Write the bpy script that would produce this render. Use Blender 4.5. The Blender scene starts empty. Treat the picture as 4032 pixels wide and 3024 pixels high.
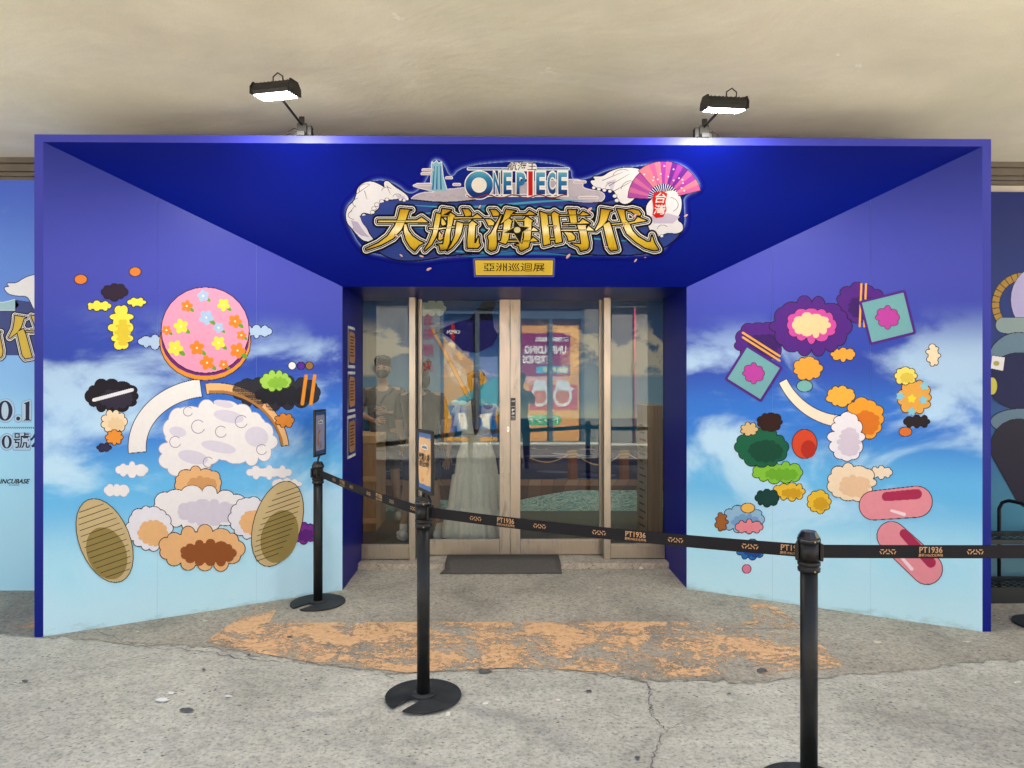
import bpy, bmesh, math, random
import numpy as np
from mathutils import Vector, Matrix, noise as mnoise
random.seed(7)
R = math.radians
S = bpy.context.scene
COL = S.collection

# ------------------------------------------------------------------ camera, world, sun, exposure
A = 0.0147; CH = 1.6; F = 2790.0; CX = 2016.0; HY = 1490.0
cam = bpy.data.cameras.new('camera'); camo = bpy.data.objects.new('camera', cam); COL.objects.link(camo)
camo.location = (0, 0, CH); camo.rotation_euler = (math.pi/2, 0, -A)
cam.sensor_width = 36; cam.lens = F/4032*36; cam.shift_y = -22/4032; cam.clip_start = 0.02; cam.clip_end = 500
S.camera = camo
SUN_EL, SUN_AZ = R(56), R(22)          # azimuth measured from +Y towards +X
w = bpy.data.worlds.new('World'); S.world = w; w.use_nodes = True
nt = w.node_tree; nt.nodes.clear()
sky = nt.nodes.new('ShaderNodeTexSky'); sky.sky_type = 'NISHITA'; sky.sun_disc = False
sky.sun_elevation = SUN_EL; sky.sun_rotation = SUN_AZ; sky.air_density = 1.0; sky.dust_density = 3.0
bg = nt.nodes.new('ShaderNodeBackground'); bg.inputs[1].default_value = 0.05
wo = nt.nodes.new('ShaderNodeOutputWorld'); nt.links.new(sky.outputs[0], bg.inputs[0]); nt.links.new(bg.outputs[0], wo.inputs[0])
sl = bpy.data.lights.new('sun', 'SUN'); sl.energy = 5.0; sl.angle = R(0.5); sl.color = (1.0, 0.93, 0.82)
so = bpy.data.objects.new('sun', sl); COL.objects.link(so)
sd = Vector((math.sin(SUN_AZ)*math.cos(SUN_EL), math.cos(SUN_AZ)*math.cos(SUN_EL), math.sin(SUN_EL)))
so.rotation_euler = sd.to_track_quat('Z', 'Y').to_euler(); so.location = (0, 0, 20)
S.view_settings.view_transform = 'Standard'; S.view_settings.look = 'None'
S.view_settings.exposure = 3.8; S.view_settings.gamma = 1.0; S.view_settings.use_curve_mapping = False
S.render.engine = 'CYCLES'
S.cycles.max_bounces = 10; S.cycles.diffuse_bounces = 6; S.cycles.glossy_bounces = 5
S.cycles.transparent_max_bounces = 24; S.cycles.caustics_reflective = False; S.cycles.caustics_refractive = False
S.cycles.sample_clamp_indirect = 6
try:
    S.cycles.use_denoising = True; S.cycles.denoiser = 'OPENIMAGEDENOISE'
except Exception: pass

# ------------------------------------------------------------------ measuring helpers
def ray(px, py):
    rx = (px-CX)/F; rz = (HY-py)/F
    return Vector((rx*math.cos(A)+math.sin(A), -rx*math.sin(A)+math.cos(A), rz))
def onY(px, py, Y):
    d = ray(px, py); t = Y/d.y
    return Vector((d.x*t, Y, CH+d.z*t))
def onZ(px, py, z=0.0):
    d = ray(px, py); t = (z-CH)/d.z
    return Vector((d.x*t, d.y*t, z))
def onP(px, py, p, n):
    d = ray(px, py); o = Vector((0, 0, CH)); t = (p-o).dot(n)/d.dot(n)
    return o+d*t
def wx(px, Y): return onY(px, 1490, Y).x
def zz(py, Y): return onY(2016, py, Y).z
YG = 6.22
def mirY(px, py, Y):                       # a point seen mirrored in the door glass
    p = onY(px, py, 2*YG-Y); return Vector((p.x, Y, p.z))

# ------------------------------------------------------------------ materials
def srgb(r, g, b):
    f = lambda c: (c/255/12.92) if c/255 <= .04045 else ((c/255+.055)/1.055)**2.4
    return (f(r), f(g), f(b), 1.0)
MATS = {}
def newmat(name):
    m = bpy.data.materials.new(name); m.use_nodes = True
    b = m.node_tree.nodes['Principled BSDF']; return m, m.node_tree, b
def nd(nt, t, **k):
    n = nt.nodes.new(t)
    for a, v in k.items(): setattr(n, a, v)
    return n
def noise(nt, scale, detail=4, rough=.55, vec=None, dist=0):
    n = nd(nt, 'ShaderNodeTexNoise'); n.inputs['Scale'].default_value = scale; n.inputs['Detail'].default_value = detail
    n.inputs['Roughness'].default_value = rough; n.inputs['Distortion'].default_value = dist
    if vec is not None: nt.links.new(vec, n.inputs['Vector'])
    return n
def ramp(nt, fac, stops, interp='LINEAR'):
    r = nd(nt, 'ShaderNodeValToRGB'); cr = r.color_ramp; cr.interpolation = interp
    while len(cr.elements) < len(stops): cr.elements.new(0.5)
    for e, (p, c) in zip(cr.elements, stops):
        e.position = p; e.color = c if len(c) == 4 else (*c, 1)
    nt.links.new(fac, r.inputs[0]); return r
def g(v): return (v, v, v, 1)
def mix(nt, fac, a, b, mode='MIX'):
    n = nd(nt, 'ShaderNodeMix', data_type='RGBA', blend_type=mode)
    for s, v in ((n.inputs[0], fac), (n.inputs[6], a), (n.inputs[7], b)):
        if isinstance(v, (int, float)): s.default_value = v
        elif isinstance(v, tuple): s.default_value = v
        else: nt.links.new(v, s)
    return n.outputs[2]
def bump(nt, b, h, strength=.3, dist=.01):
    n = nd(nt, 'ShaderNodeBump'); n.inputs['Strength'].default_value = strength; n.inputs['Distance'].default_value = dist
    nt.links.new(h, n.inputs['Height']); nt.links.new(n.outputs[0], b.inputs['Normal'])
def objco(nt, scale=None):
    t = nd(nt, 'ShaderNodeTexCoord')
    if scale is None: return t.outputs['Object']
    mp = nd(nt, 'ShaderNodeMapping'); mp.inputs['Scale'].default_value = scale
    nt.links.new(t.outputs['Object'], mp.inputs[0]); return mp.outputs[0]
def M(name, c, rough=.6, metal=0, var=.12, scale=8, bmp=0, bscale=60, stretch=None, spec=.5):
    if name in MATS: return MATS[name]
    m, nt, b = newmat(name); c = (*c[:3], 1)
    v = objco(nt, stretch)
    n = noise(nt, scale, 5, .6, v)
    r = ramp(nt, n.outputs[0], [(.25, tuple(x*(1-var) for x in c[:3])), (.75, tuple(min(1, x*(1+var)) for x in c[:3]))])
    nt.links.new(r.outputs[0], b.inputs['Base Color'])
    b.inputs['Roughness'].default_value = rough; b.inputs['Metallic'].default_value = metal
    b.inputs['Specular IOR Level'].default_value = spec
    if bmp:
        n2 = noise(nt, bscale, 3, .6, v); bump(nt, b, n2.outputs[0], bmp, .004)
    MATS[name] = m; return m
def ink(r, g_, b_):                        # printed colour, satin vinyl
    k = 'ink_%d_%d_%d' % (r, g_, b_)
    if k in MATS: return MATS[k]
    m, nt, b = newmat(k); c = srgb(r, g_, b_); c = tuple(min(.75, x*.78*(.6+.4*min(1, x*6))) for x in c[:3])
    n = noise(nt, 35, 3, .6, objco(nt))
    rr = ramp(nt, n.outputs[0], [(.3, tuple(x*.95 for x in c)), (.7, c)])
    nt.links.new(rr.outputs[0], b.inputs['Base Color']); b.inputs['Roughness'].default_value = .5; b.inputs['Specular IOR Level'].default_value = .14
    MATS[k] = m; return m
INKK = .66
def zgrad(name, z0, z1, stops, rough=.45, var=.04, clouds=None, axis=2, scale_=None):
    if name in MATS: return MATS[name]
    m, nt, b = newmat(name); v = objco(nt)
    s = nd(nt, 'ShaderNodeSeparateXYZ'); nt.links.new(v, s.inputs[0])
    mr = nd(nt, 'ShaderNodeMapRange'); mr.inputs[1].default_value = z0; mr.inputs[2].default_value = z1
    nt.links.new(s.outputs[axis], mr.inputs[0])
    K = INKK if scale_ is None else scale_
    r = ramp(nt, mr.outputs[0], [(p_, (c_[0]*K*.92, c_[1]*K, c_[2]*K, 1)) for p_, c_ in stops], 'EASE')
    col = r.outputs[0]
    if clouds:
        (c_lo, c_hi, colr, amt, sc, band) = clouds; colr = (colr[0]*K, colr[1]*K, colr[2]*K, 1)
        st = objco(nt, (1.0, 1.0, 1.5))
        n = noise(nt, sc, 7, .55, st, .4)
        cr = ramp(nt, n.outputs[0], [(c_lo, g(0)), (c_hi, g(1))], 'EASE')
        br = ramp(nt, mr.outputs[0], [(p, g(x)) for p, x in band], 'EASE')
        mu = nd(nt, 'ShaderNodeMath', operation='MULTIPLY'); nt.links.new(cr.outputs[0], mu.inputs[0]); nt.links.new(br.outputs[0], mu.inputs[1])
        mu2 = nd(nt, 'ShaderNodeMath', operation='MULTIPLY'); nt.links.new(mu.outputs[0], mu2.inputs[0]); mu2.inputs[1].default_value = amt
        col = mix(nt, mu2.outputs[0], col, colr)
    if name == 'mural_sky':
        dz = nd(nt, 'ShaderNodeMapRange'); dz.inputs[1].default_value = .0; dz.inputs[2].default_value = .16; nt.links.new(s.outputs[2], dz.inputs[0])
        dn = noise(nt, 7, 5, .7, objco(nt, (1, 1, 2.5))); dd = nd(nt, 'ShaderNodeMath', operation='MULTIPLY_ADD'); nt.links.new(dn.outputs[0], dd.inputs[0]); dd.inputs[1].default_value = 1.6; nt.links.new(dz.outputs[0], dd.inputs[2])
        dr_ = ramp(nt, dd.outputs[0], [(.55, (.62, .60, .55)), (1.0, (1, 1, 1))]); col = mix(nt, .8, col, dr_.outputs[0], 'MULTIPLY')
    n2 = noise(nt, 90, 4, .7, v); rr = ramp(nt, n2.outputs[0], [(.3, g(1-var)), (.7, g(1.0))])
    col = mix(nt, 1.0, col, rr.outputs[0], 'MULTIPLY')
    nt.links.new(col, b.inputs['Base Color']); b.inputs['Roughness'].default_value = rough; b.inputs['Specular IOR Level'].default_value = .18
    n3 = noise(nt, 2.2, 3, .5, v); bump(nt, b, n3.outputs[0], .45, .018)
    MATS[name] = m; return m

# ------------------------------------------------------------------ object helpers
def link(o, parent=None):
    COL.objects.link(o)
    if parent is not None: o.parent = parent
    return o
def tag(o, label=None, cat=None, group=None, kind=None):
    if label: o['label'] = label
    if cat: o['category'] = cat
    if group: o['group'] = group
    if kind: o['kind'] = kind
    return o
def empty(name, loc=(0, 0, 0), rz=0, label=None, cat=None, group=None):
    o = bpy.data.objects.new(name, None); o.location = loc; o.rotation_euler = (0, 0, rz); o.empty_display_size = .1
    link(o); return tag(o, label, cat, group)
class MB:
    def __init__(s): s.v = []; s.f = []; s.mi = []; s.mats = []; s.sm = []
    def slot(s, m):
        if m not in s.mats: s.mats.append(m)
        return s.mats.index(m)
    def face(s, pts, m=None, smooth=False):
        i = len(s.v); s.v += [tuple(p) for p in pts]; s.f.append(tuple(range(i, i+len(pts))))
        s.mi.append(s.slot(m) if m else 0); s.sm.append(smooth)
    def mesh(s, vs, fs, m=None, smooth=False):
        i = len(s.v); s.v += [tuple(p) for p in vs]; k = s.slot(m) if m else 0
        for f in fs: s.f.append(tuple(i+j for j in f)); s.mi.append(k); s.sm.append(smooth)
    def box(s, x0, x1, y0, y1, z0, z1, m=None, mtx=None):
        vs = [Vector((x, y, z)) for x in (x0, x1) for y in (y0, y1) for z in (z0, z1)]
        if mtx: vs = [mtx @ v for v in vs]
        s.mesh(vs, [(0, 1, 3, 2), (4, 6, 7, 5), (0, 4, 5, 1), (2, 3, 7, 6), (0, 2, 6, 4), (1, 5, 7, 3)], m)
    def lathe(s, prof, n=24, c=(0, 0, 0), m=None, smooth=True, cap=True):
        vs = []; fs = []
        for r, z in prof:
            for k in range(n):
                a = 2*math.pi*k/n; vs.append((c[0]+r*math.cos(a), c[1]+r*math.sin(a), c[2]+z))
        for i in range(len(prof)-1):
            for k in range(n): fs.append((i*n+k, i*n+(k+1) % n, (i+1)*n+(k+1) % n, (i+1)*n+k))
        if cap:
            fs.append(tuple(range(n))[::-1]); fs.append(tuple((len(prof)-1)*n+k for k in range(n)))
        s.mesh(vs, fs, m, smooth)
    def tube(s, pts, r, n=8, m=None, cap=True):
        pts = [Vector(p) for p in pts]; vs = []; fs = []
        up = None
        for i, p in enumerate(pts):
            t = (pts[min(i+1, len(pts)-1)]-pts[max(i-1, 0)]).normalized()
            if up is None:
                up = Vector((0, 0, 1)) if abs(t.z) < .9 else Vector((1, 0, 0))
            a = t.cross(up).normalized(); b = a.cross(t).normalized(); up = b
            rr = r[i] if isinstance(r, (list, tuple)) else r
            for k in range(n):
                q = 2*math.pi*k/n; vs.append(p+a*math.cos(q)*rr+b*math.sin(q)*rr)
        for i in range(len(pts)-1):
            for k in range(n): fs.append((i*n+k, i*n+(k+1) % n, (i+1)*n+(k+1) % n, (i+1)*n+k))
        if cap: fs.append(tuple(range(n))[::-1]); fs.append(tuple((len(pts)-1)*n+k for k in range(n)))
        s.mesh(vs, fs, m, True)
    def ball(s, c, r, m=None, n=14, mtx=None):
        rx, ry, rz = r if isinstance(r, (tuple, list)) else (r, r, r)
        vs = []; fs = []; k2 = n//2
        for i in range(k2+1):
            t = math.pi*i/k2
            for k in range(n):
                a = 2*math.pi*k/n; v = Vector((rx*math.sin(t)*math.cos(a), ry*math.sin(t)*math.sin(a), rz*math.cos(t)))
                if mtx: v = mtx @ v
                vs.append(v+Vector(c))
        for i in range(k2):
            for k in range(n): fs.append((i*n+k, (i+1)*n+k, (i+1)*n+(k+1) % n, i*n+(k+1) % n))
        s.mesh(vs, fs, m, True)
    def build(s, name, mat=None, parent=None, bevel=0, weld=False):
        me = bpy.data.meshes.new(name); me.from_pydata(s.v, [], s.f)
        if not s.mats and mat: s.mats = [mat]
        for m in s.mats: me.materials.append(m)
        me.polygons.foreach_set('material_index', s.mi); me.polygons.foreach_set('use_smooth', s.sm)
        if weld or bevel:
            bm = bmesh.new(); bm.from_mesh(me); bmesh.ops.remove_doubles(bm, verts=bm.verts, dist=1e-5)
            bmesh.ops.recalc_face_normals(bm, faces=bm.faces); bm.to_mesh(me); bm.free()
        me.update()
        o = bpy.data.objects.new(name, me); link(o, parent)
        if bevel:
            md = o.modifiers.new('bevel', 'BEVEL'); md.width = bevel; md.segments = 2; md.limit_method = 'ANGLE'; md.angle_limit = R(35)
        return o
def box(name, x0, x1, y0, y1, z0, z1, mat, parent=None, bevel=0):
    m = MB(); m.box(x0, x1, y0, y1, z0, z1); return m.build(name, mat, parent, bevel)
def prism(poly, z0, z1, mtx=None):         # 2D outline extruded
    n = len(poly); vs = [Vector((x, y, z0)) for x, y in poly]+[Vector((x, y, z1)) for x, y in poly]
    if mtx: vs = [mtx @ v for v in vs]
    fs = [tuple(range(n))[::-1], tuple(range(n, 2*n))]+[(i, (i+1) % n, n+(i+1) % n, n+i) for i in range(n)]
    m = MB(); m.mesh(vs, fs); return m

def text_into(mb, body, mtx, size, mat, bold=0, sx=1, align='CENTER', shear=0, res=3):
    cu = bpy.data.curves.new('t', 'FONT'); cu.body = body; cu.size = size; cu.align_x = align; cu.align_y = 'CENTER'
    cu.offset = bold*size; cu.resolution_u = res; cu.shear = shear
    o = bpy.data.objects.new('t', cu); COL.objects.link(o)
    bpy.context.view_layer.update()
    me = bpy.data.meshes.new_from_object(o.evaluated_get(bpy.context.evaluated_depsgraph_get()))
    vs = [mtx @ Vector((v.co.x*sx, v.co.y, 0)) for v in me.vertices]
    mb.mesh(vs, [tuple(p.vertices) for p in me.polygons], mat)
    bpy.data.objects.remove(o); bpy.data.curves.remove(cu); bpy.data.meshes.remove(me)
def frame(o, u, v):                        # matrix from a plane's own axes
    u = Vector(u).normalized(); v = Vector(v).normalized(); n = u.cross(v)
    return Matrix(((u.x, v.x, n.x, o[0]), (u.y, v.y, n.y, o[1]), (u.z, v.z, n.z, o[2]), (0, 0, 0, 1)))

# ------------------------------------------------------------------ print: flat inked shapes on a surface
def ell(cx, cy, rx, ry, rot=0, n=28):
    a0 = R(rot); return [(cx+rx*math.cos(t)*math.cos(a0)-ry*math.sin(t)*math.sin(a0), cy+rx*math.cos(t)*math.sin(a0)+ry*math.sin(t)*math.cos(a0)) for t in [2*math.pi*k/n for k in range(n)]]
def drop(x0, y0, x1, y1, r0, r1, n=10):    # tapered capsule
    a = math.atan2(y1-y0, x1-x0); p = []
    for k in range(n+1): t = a+math.pi/2+math.pi*k/n; p.append((x0+r0*math.cos(t), y0+r0*math.sin(t)))
    for k in range(n+1): t = a-math.pi/2+math.pi*k/n; p.append((x1+r1*math.cos(t), y1+r1*math.sin(t)))
    return p
def arc(cx, cy, rx, ry, a0, a1, w0, w1, n=28):
    o = []; i = []
    for k in range(n+1):
        q = k/n; t = R(a0+(a1-a0)*q); w_ = w0+(w1-w0)*q
        o.append((cx+(rx+w_)*math.cos(t), cy+(ry+w_)*math.sin(t))); i.append((cx+(rx-w_)*math.cos(t), cy+(ry-w_)*math.sin(t)))
    return o+i[::-1]
def flower(cx, cy, r, rot=0):
    p = []
    for k in range(40):
        t = 2*math.pi*k/40; rr = r*(.62+.38*abs(math.cos(2.5*t))); p.append((cx+rr*math.cos(t+rot), cy+rr*math.sin(t+rot)))
    return p
def sdf(polys, X, Y):
    P = np.stack([X.ravel(), Y.ravel()], 1).astype(np.float32)
    best = np.full(len(P), 1e9, np.float32); ins = np.zeros(len(P), bool)
    for poly in polys:
        q = np.array(poly, np.float32); a = q; b = np.roll(q, -1, 0); inside = np.zeros(len(P), bool)
        for (ax, ay), (bx, by) in zip(a, b):
            dx, dy = bx-ax, by-ay; L = dx*dx+dy*dy+1e-9
            t = np.clip(((P[:, 0]-ax)*dx+(P[:, 1]-ay)*dy)/L, 0, 1)
            d = (P[:, 0]-ax-t*dx)**2+(P[:, 1]-ay-t*dy)**2; best = np.minimum(best, d)
            if ay != by:
                c = ((ay > P[:, 1]) != (by > P[:, 1])) & (P[:, 0] < (bx-ax)*(P[:, 1]-ay)/(by-ay)+ax); inside ^= c
        ins |= inside
    d = np.sqrt(best); d[ins] = 0 if True else 0
    dd = np.sqrt(best); dd[ins] *= -1
    return dd.reshape(X.shape)
class Print:
    """Inked shapes given as outlines, laid on a plane as thin layers of vinyl."""
    def __init__(s, p, n, Y=None): s.p = Vector(p); s.n = Vector(n).normalized(); s.mb = MB(); s.mirror = Y
    def pt(s, x, y, lay):
        if s.mirror is not None: q = mirY(x, y, s.mirror)
        else: q = onP(x, y, s.p, s.n)
        return q+s.n*(.0006+lay*.0002)
    def poly(s, pts, mat, lay): s.mb.face([s.pt(x, y, lay) for x, y in pts], mat)
    def rows(s, D, x0, y0, st, level, mat, lay, clip=None):
        ny, nx = D.shape
        for j in range(ny):
            r = D[j]-level; sg = r < 0
            if not sg.any(): continue
            ch = np.flatnonzero(sg[1:] != sg[:-1]); xs = []
            if sg[0]: xs.append(0.0)
            for i in ch: xs.append(i+r[i]/(r[i]-r[i+1]))
            if sg[-1]: xs.append(nx-1.0)
            ya, yb = y0+(j-.5)*st, y0+(j+.5)*st
            for k in range(0, len(xs)-1, 2):
                xa, xb = x0+xs[k]*st, x0+xs[k+1]*st
                if clip: xa, xb = max(xa, clip[0]), min(xb, clip[1])
                if xb-xa < .05: continue
                s.mb.face([s.pt(xa, yb, lay), s.pt(xb, yb, lay), s.pt(xb, ya, lay), s.pt(xa, ya, lay)], mat)
    def grown(s, polys, levels, st=1.5, clip=None, lay0=0):   # levels: (growth px, material, layer)
        g_ = max(l[0] for l in levels)+4
        xs = [x for p in polys for x, y in p]; ys = [y for p in polys for x, y in p]
        x0, y0 = min(xs)-g_, min(ys)-g_
        X, Y = np.meshgrid(np.arange(x0, max(xs)+g_, st), np.arange(y0, max(ys)+g_, st))
        D = sdf(polys, X, Y)
        for lv, m, lay in levels: s.rows(D, x0, y0, st, lv, m, lay+lay0, clip)
    def build(s, name, parent): return s.mb.build(name, None, parent)

# ================================================================== SETTING
XL, XR, YF, ZT, BD = -2.886, 3.084, 4.42, 3.108, .055
OL, OR_, YO, ZO = -1.20, 1.405, 5.36, 2.292
YW = 5.42
RZ = 5.95                                   # back of the blue reveal

def concrete(name, c, specks=True, dark=.0, sc=1.0):
    m, nt, b = newmat(name); v = objco(nt)
    n1 = noise(nt, 1.1*sc, 6, .62, v, .5); n2 = noise(nt, 14*sc, 6, .7, v); n3 = noise(nt, 48, 5, .8, v)
    r1 = ramp(nt, n1.outputs[0], [(.30, tuple(x*.66 for x in c)), (.48, tuple(x*.92 for x in c)), (.72, tuple(min(1,x*1.16) for x in c))])
    r2 = ramp(nt, n2.outputs[0], [(.3, g(.72)), (.55, g(1)), (.8, g(1.12))])
    r3 = ramp(nt, n3.outputs[0], [(.36, g(.42)), (.47, g(.98)), (.66, g(1.28))])
    col = mix(nt, 1, r1.outputs[0], r2.outputs[0], 'MULTIPLY'); col = mix(nt, .85, col, r3.outputs[0], 'MULTIPLY')
    if specks:
        st = objco(nt, (1, 1.6, 1))
        vo = nd(nt, 'ShaderNodeTexVoronoi'); vo.inputs['Scale'].default_value = 20; vo.inputs['Randomness'].default_value = 1; nt.links.new(st, vo.inputs[0])
        nz = noise(nt, 70, 2, .6, v)
        ad = nd(nt, 'ShaderNodeMath', operation='MULTIPLY_ADD'); nt.links.new(nz.outputs[0], ad.inputs[0]); ad.inputs[1].default_value = .25; nt.links.new(vo.outputs['Distance'], ad.inputs[2])
        rs = ramp(nt, ad.outputs[0], [(.26, g(.08)), (.31, g(1))])
        gate = noise(nt, 3.5, 3, .6, v); gr = ramp(nt, gate.outputs[0], [(.42, g(.75)), (.66, g(0))])
        k = mix(nt, gr.outputs[0], rs.outputs[0], g(1))
        col = mix(nt, .92, col, k, 'MULTIPLY')
        w_ = noise(nt, 9, 2, .5, v); wr = ramp(nt, w_.outputs[0], [(.735, g(0)), (.75, g(1))]); col = mix(nt, wr.outputs[0], col, tuple(min(1, x*1.5) for x in c)+(1,))
    nt.links.new(col, b.inputs['Base Color']); b.inputs['Roughness'].default_value = .85
    ad2 = nd(nt, 'ShaderNodeMath', operation='ADD'); nt.links.new(n2.outputs[0], ad2.inputs[0]); nt.links.new(n3.outputs[0], ad2.inputs[1])
    bump(nt, b, ad2.outputs[0], .55, .006)
    return m
m_ground = concrete('near_concrete', (.52, .495, .41))
m_apron = concrete('worn_concrete', (.405, .365, .285), sc=1.5)
m_asph = concrete('street_asphalt', (.15, .142, .13))
gm = MB(); gm.face([(-60, -60, 0), (60, -60, 0), (60, 60, 0), (-60, 60, 0)]); gnd = gm.build('ground', m_ground); tag(gnd, kind='structure')
# older, darker apron with a ragged front edge, 4 mm proud
edge = [(-400, 2480), (100, 2500), (500, 2530), (800, 2545), (960, 2570), (1250, 2612), (1480, 2640), (1560, 2655), (1760, 2640), (2010, 2632), (2240, 2640), (2420, 2660), (2540, 2680), (2760, 2680), (2980, 2685), (3220, 2665), (3420, 2650), (3560, 2640), (3800, 2610), (4032, 2600), (4500, 2590)]
pts = []
rnd = random.Random(3)
for (a, b) in zip(edge, edge[1:]):
    n = max(2, int((b[0]-a[0])/17))
    for k in range(n):
        q = k/n; x = a[0]+(b[0]-a[0])*q; y = a[1]+(b[1]-a[1])*q+rnd.uniform(-9, 9); pts.append(onZ(x, y, .004))
pts.append(onZ(*edge[-1], .004))
ap = MB(); ap.face([(-8, YW+.5, .004)]+[(-8, pts[0].y, .004)]+pts+[(8, pts[-1].y, .004), (8, YW+.5, .004)]); apo = ap.build('pavement', m_apron); tag(apo, kind='structure')
# cracks and the saw-cut joint
m_crack = M('crack_dirt', (.17, .155, .125), .95, var=.3, scale=30)
ck = MB()
def crack(path, w_=.0035, z=.0048, jit=9, sub=12, seed=1):
    rr = random.Random(seed); P = []
    for a, b in zip(path, path[1:]):
        for k in range(sub):
            q = k/sub; P.append(onZ(a[0]+(b[0]-a[0])*q+rr.uniform(-jit, jit), a[1]+(b[1]-a[1])*q+rr.uniform(-jit, jit)*.7, z))
    for i in range(len(P)-1):
        d = (P[i+1]-P[i]).normalized(); nrm = Vector((-d.y, d.x, 0)); wa = w_*.6*rr.uniform(.3, 1.4)
        ck.face([P[i]-nrm*wa, P[i+1]-nrm*wa, P[i+1]+nrm*wa, P[i]+nrm*wa])
crack([(2250, 2590), (2350, 2615), (2460, 2665), (2550, 2690), (2560, 2740), (2565, 2810), (2620, 2880), (2580, 2960), (2560, 3040)], .004, seed=2)
crack([(2450, 2670), (2640, 2680), (2800, 2670), (2960, 2680), (3120, 2672)], .003, seed=3)
crack([(2350, 2615), (2700, 2630), (2860, 2625), (3060, 2620)], .003, seed=4)
crack([(380, 2480), (520, 2540), (760, 2560), (960, 2590), (1200, 2610), (1380, 2625), (1560, 2670)], .004, seed=5)
crack([(2620, 2880), (2750, 2800), (2830, 2760)], .002, seed=6)
crack([(1560, 2655), (1760, 2645), (2010, 2640), (2240, 2650)], .0035, seed=7)
crack([(830, 2472), (1500, 2472), (2300, 2473), (3100, 2474), (3720, 2480)], .003, jit=1.2, seed=8, z=.0062)
cko = ck.build('crack', m_crack); tag(cko, kind='structure')
# stains and chips
spm = MB(); m_dk = M('dark_stain', (.09, .085, .08), .9, var=.3); m_wt = M('white_drip', (.75, .74, .70), .7)
for (x, y, rx, ry, m_) in [(98, 2681, 14, 5, m_dk), (738, 2794, 30, 8, m_dk), (640, 2755, 28, 8, m_wt), (672, 2728, 14, 5, m_wt), (900, 2740, 16, 3, m_wt), (1140, 2508, 12, 4, m_dk), (3000, 2640, 22, 10, m_dk), (2510, 2982, 12, 6, m_dk), (803, 2636, 7, 4, m_dk), (980, 2578, 8, 4, m_dk), (1905, 2640, 28, 9, m_dk), (2870, 2730, 10, 3, m_dk), (2320, 2720, 14, 5, m_dk)]:
    P = [onZ(x+px_, y+py_, .0082) for px_, py_ in [(rx*math.cos(t)*rnd.uniform(.7, 1.2), ry*math.sin(t)*rnd.uniform(.7, 1.2)) for t in [2*math.pi*k/14 for k in range(14)]]]
    spm.face(P[::-1], m_)
spo = spm.build('stain', None); tag(spo, kind='structure')
# worn orange paint
mo, nt, b = newmat('worn_orange_paint'); v = objco(nt)
n1 = noise(nt, 2.6, 5, .68, v, .6); n2 = noise(nt, 26, 5, .75, v, .3); n3 = noise(nt, 90, 3, .7, v)
a1 = nd(nt, 'ShaderNodeMath', operation='MULTIPLY_ADD'); nt.links.new(n1.outputs[0], a1.inputs[0]); a1.inputs[1].default_value = 1.9; a1.inputs[2].default_value = -.445
a2 = nd(nt, 'ShaderNodeMath', operation='MULTIPLY_ADD'); nt.links.new(n2.outputs[0], a2.inputs[0]); a2.inputs[1].default_value = 1.0; nt.links.new(a1.outputs[0], a2.inputs[2])
a3 = nd(nt, 'ShaderNodeMath', operation='MULTIPLY_ADD'); nt.links.new(n3.outputs[0], a3.inputs[0]); a3.inputs[1].default_value = .95; nt.links.new(a2.outputs[0], a3.inputs[2])
sx = nd(nt, 'ShaderNodeSeparateXYZ'); nt.links.new(v, sx.inputs[0])
wr_ = nd(nt, 'ShaderNodeMapRange'); nt.links.new(sx.outputs[0], wr_.inputs[0]); wr_.inputs[1].default_value = -1.9; wr_.inputs[2].default_value = 1.2; wr_.inputs[3].default_value = .075; wr_.inputs[4].default_value = .0
a4 = nd(nt, 'ShaderNodeMath', operation='ADD'); nt.links.new(a3.outputs[0], a4.inputs[0]); nt.links.new(wr_.outputs[0], a4.inputs[1])
rr = ramp(nt, a4.outputs[0], [(1.0-.02, g(0)), (1.0, g(1))])
sh = nd(nt, 'ShaderNodeMath', operation='SUBTRACT'); sh.inputs[1].default_value = .54; nt.links.new(a4.outputs[0], sh.inputs[0]); nt.links.new(sh.outputs[0], rr.inputs[0])
rr.color_ramp.elements[0].position = .90; rr.color_ramp.elements[1].position = .995
tr = nd(nt, 'ShaderNodeBsdfTransparent'); ms = nd(nt, 'ShaderNodeMixShader'); out = nt.nodes['Material Output']
rc = ramp(nt, n2.outputs[0], [(.3, (.58, .32, .15)), (.7, (.80, .50, .26))]); nt.links.new(rc.outputs[0], b.inputs['Base Color']); b.inputs['Roughness'].default_value = .75
nt.links.new(rr.outputs[0], ms.inputs[0]); nt.links.new(tr.outputs[0], ms.inputs[1]); nt.links.new(b.outputs[0], ms.inputs[2]); nt.links.new(ms.outputs[0], out.inputs[0])
pm = MB()
out1 = [(1105, 2370), (1010, 2388), (950, 2430), (880, 2475), (805, 2528), (960, 2560), (1200, 2602), (1460, 2630), (1600, 2648), (1760, 2640), (2010, 2628), (2240, 2636), (2420, 2650), (2560, 2672), (2800, 2660), (2990, 2668), (3100, 2640), (3330, 2628), (3260, 2560), (3180, 2500), (3120, 2440), (3060, 2390), (2930, 2355), (2960, 2400), (2975, 2448), (2400, 2447), (1700, 2449), (1060, 2452)]
pm.face([onZ(x, y, .0072) for x, y in out1])
pm.face([onZ(x, y, .0072) for x, y in [(-60, 2462), (135, 2425), (180, 2460), (130, 2470), (-60, 2478)]])
po = pm.build('painted_marking', mo); tag(po, kind='structure')

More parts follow.
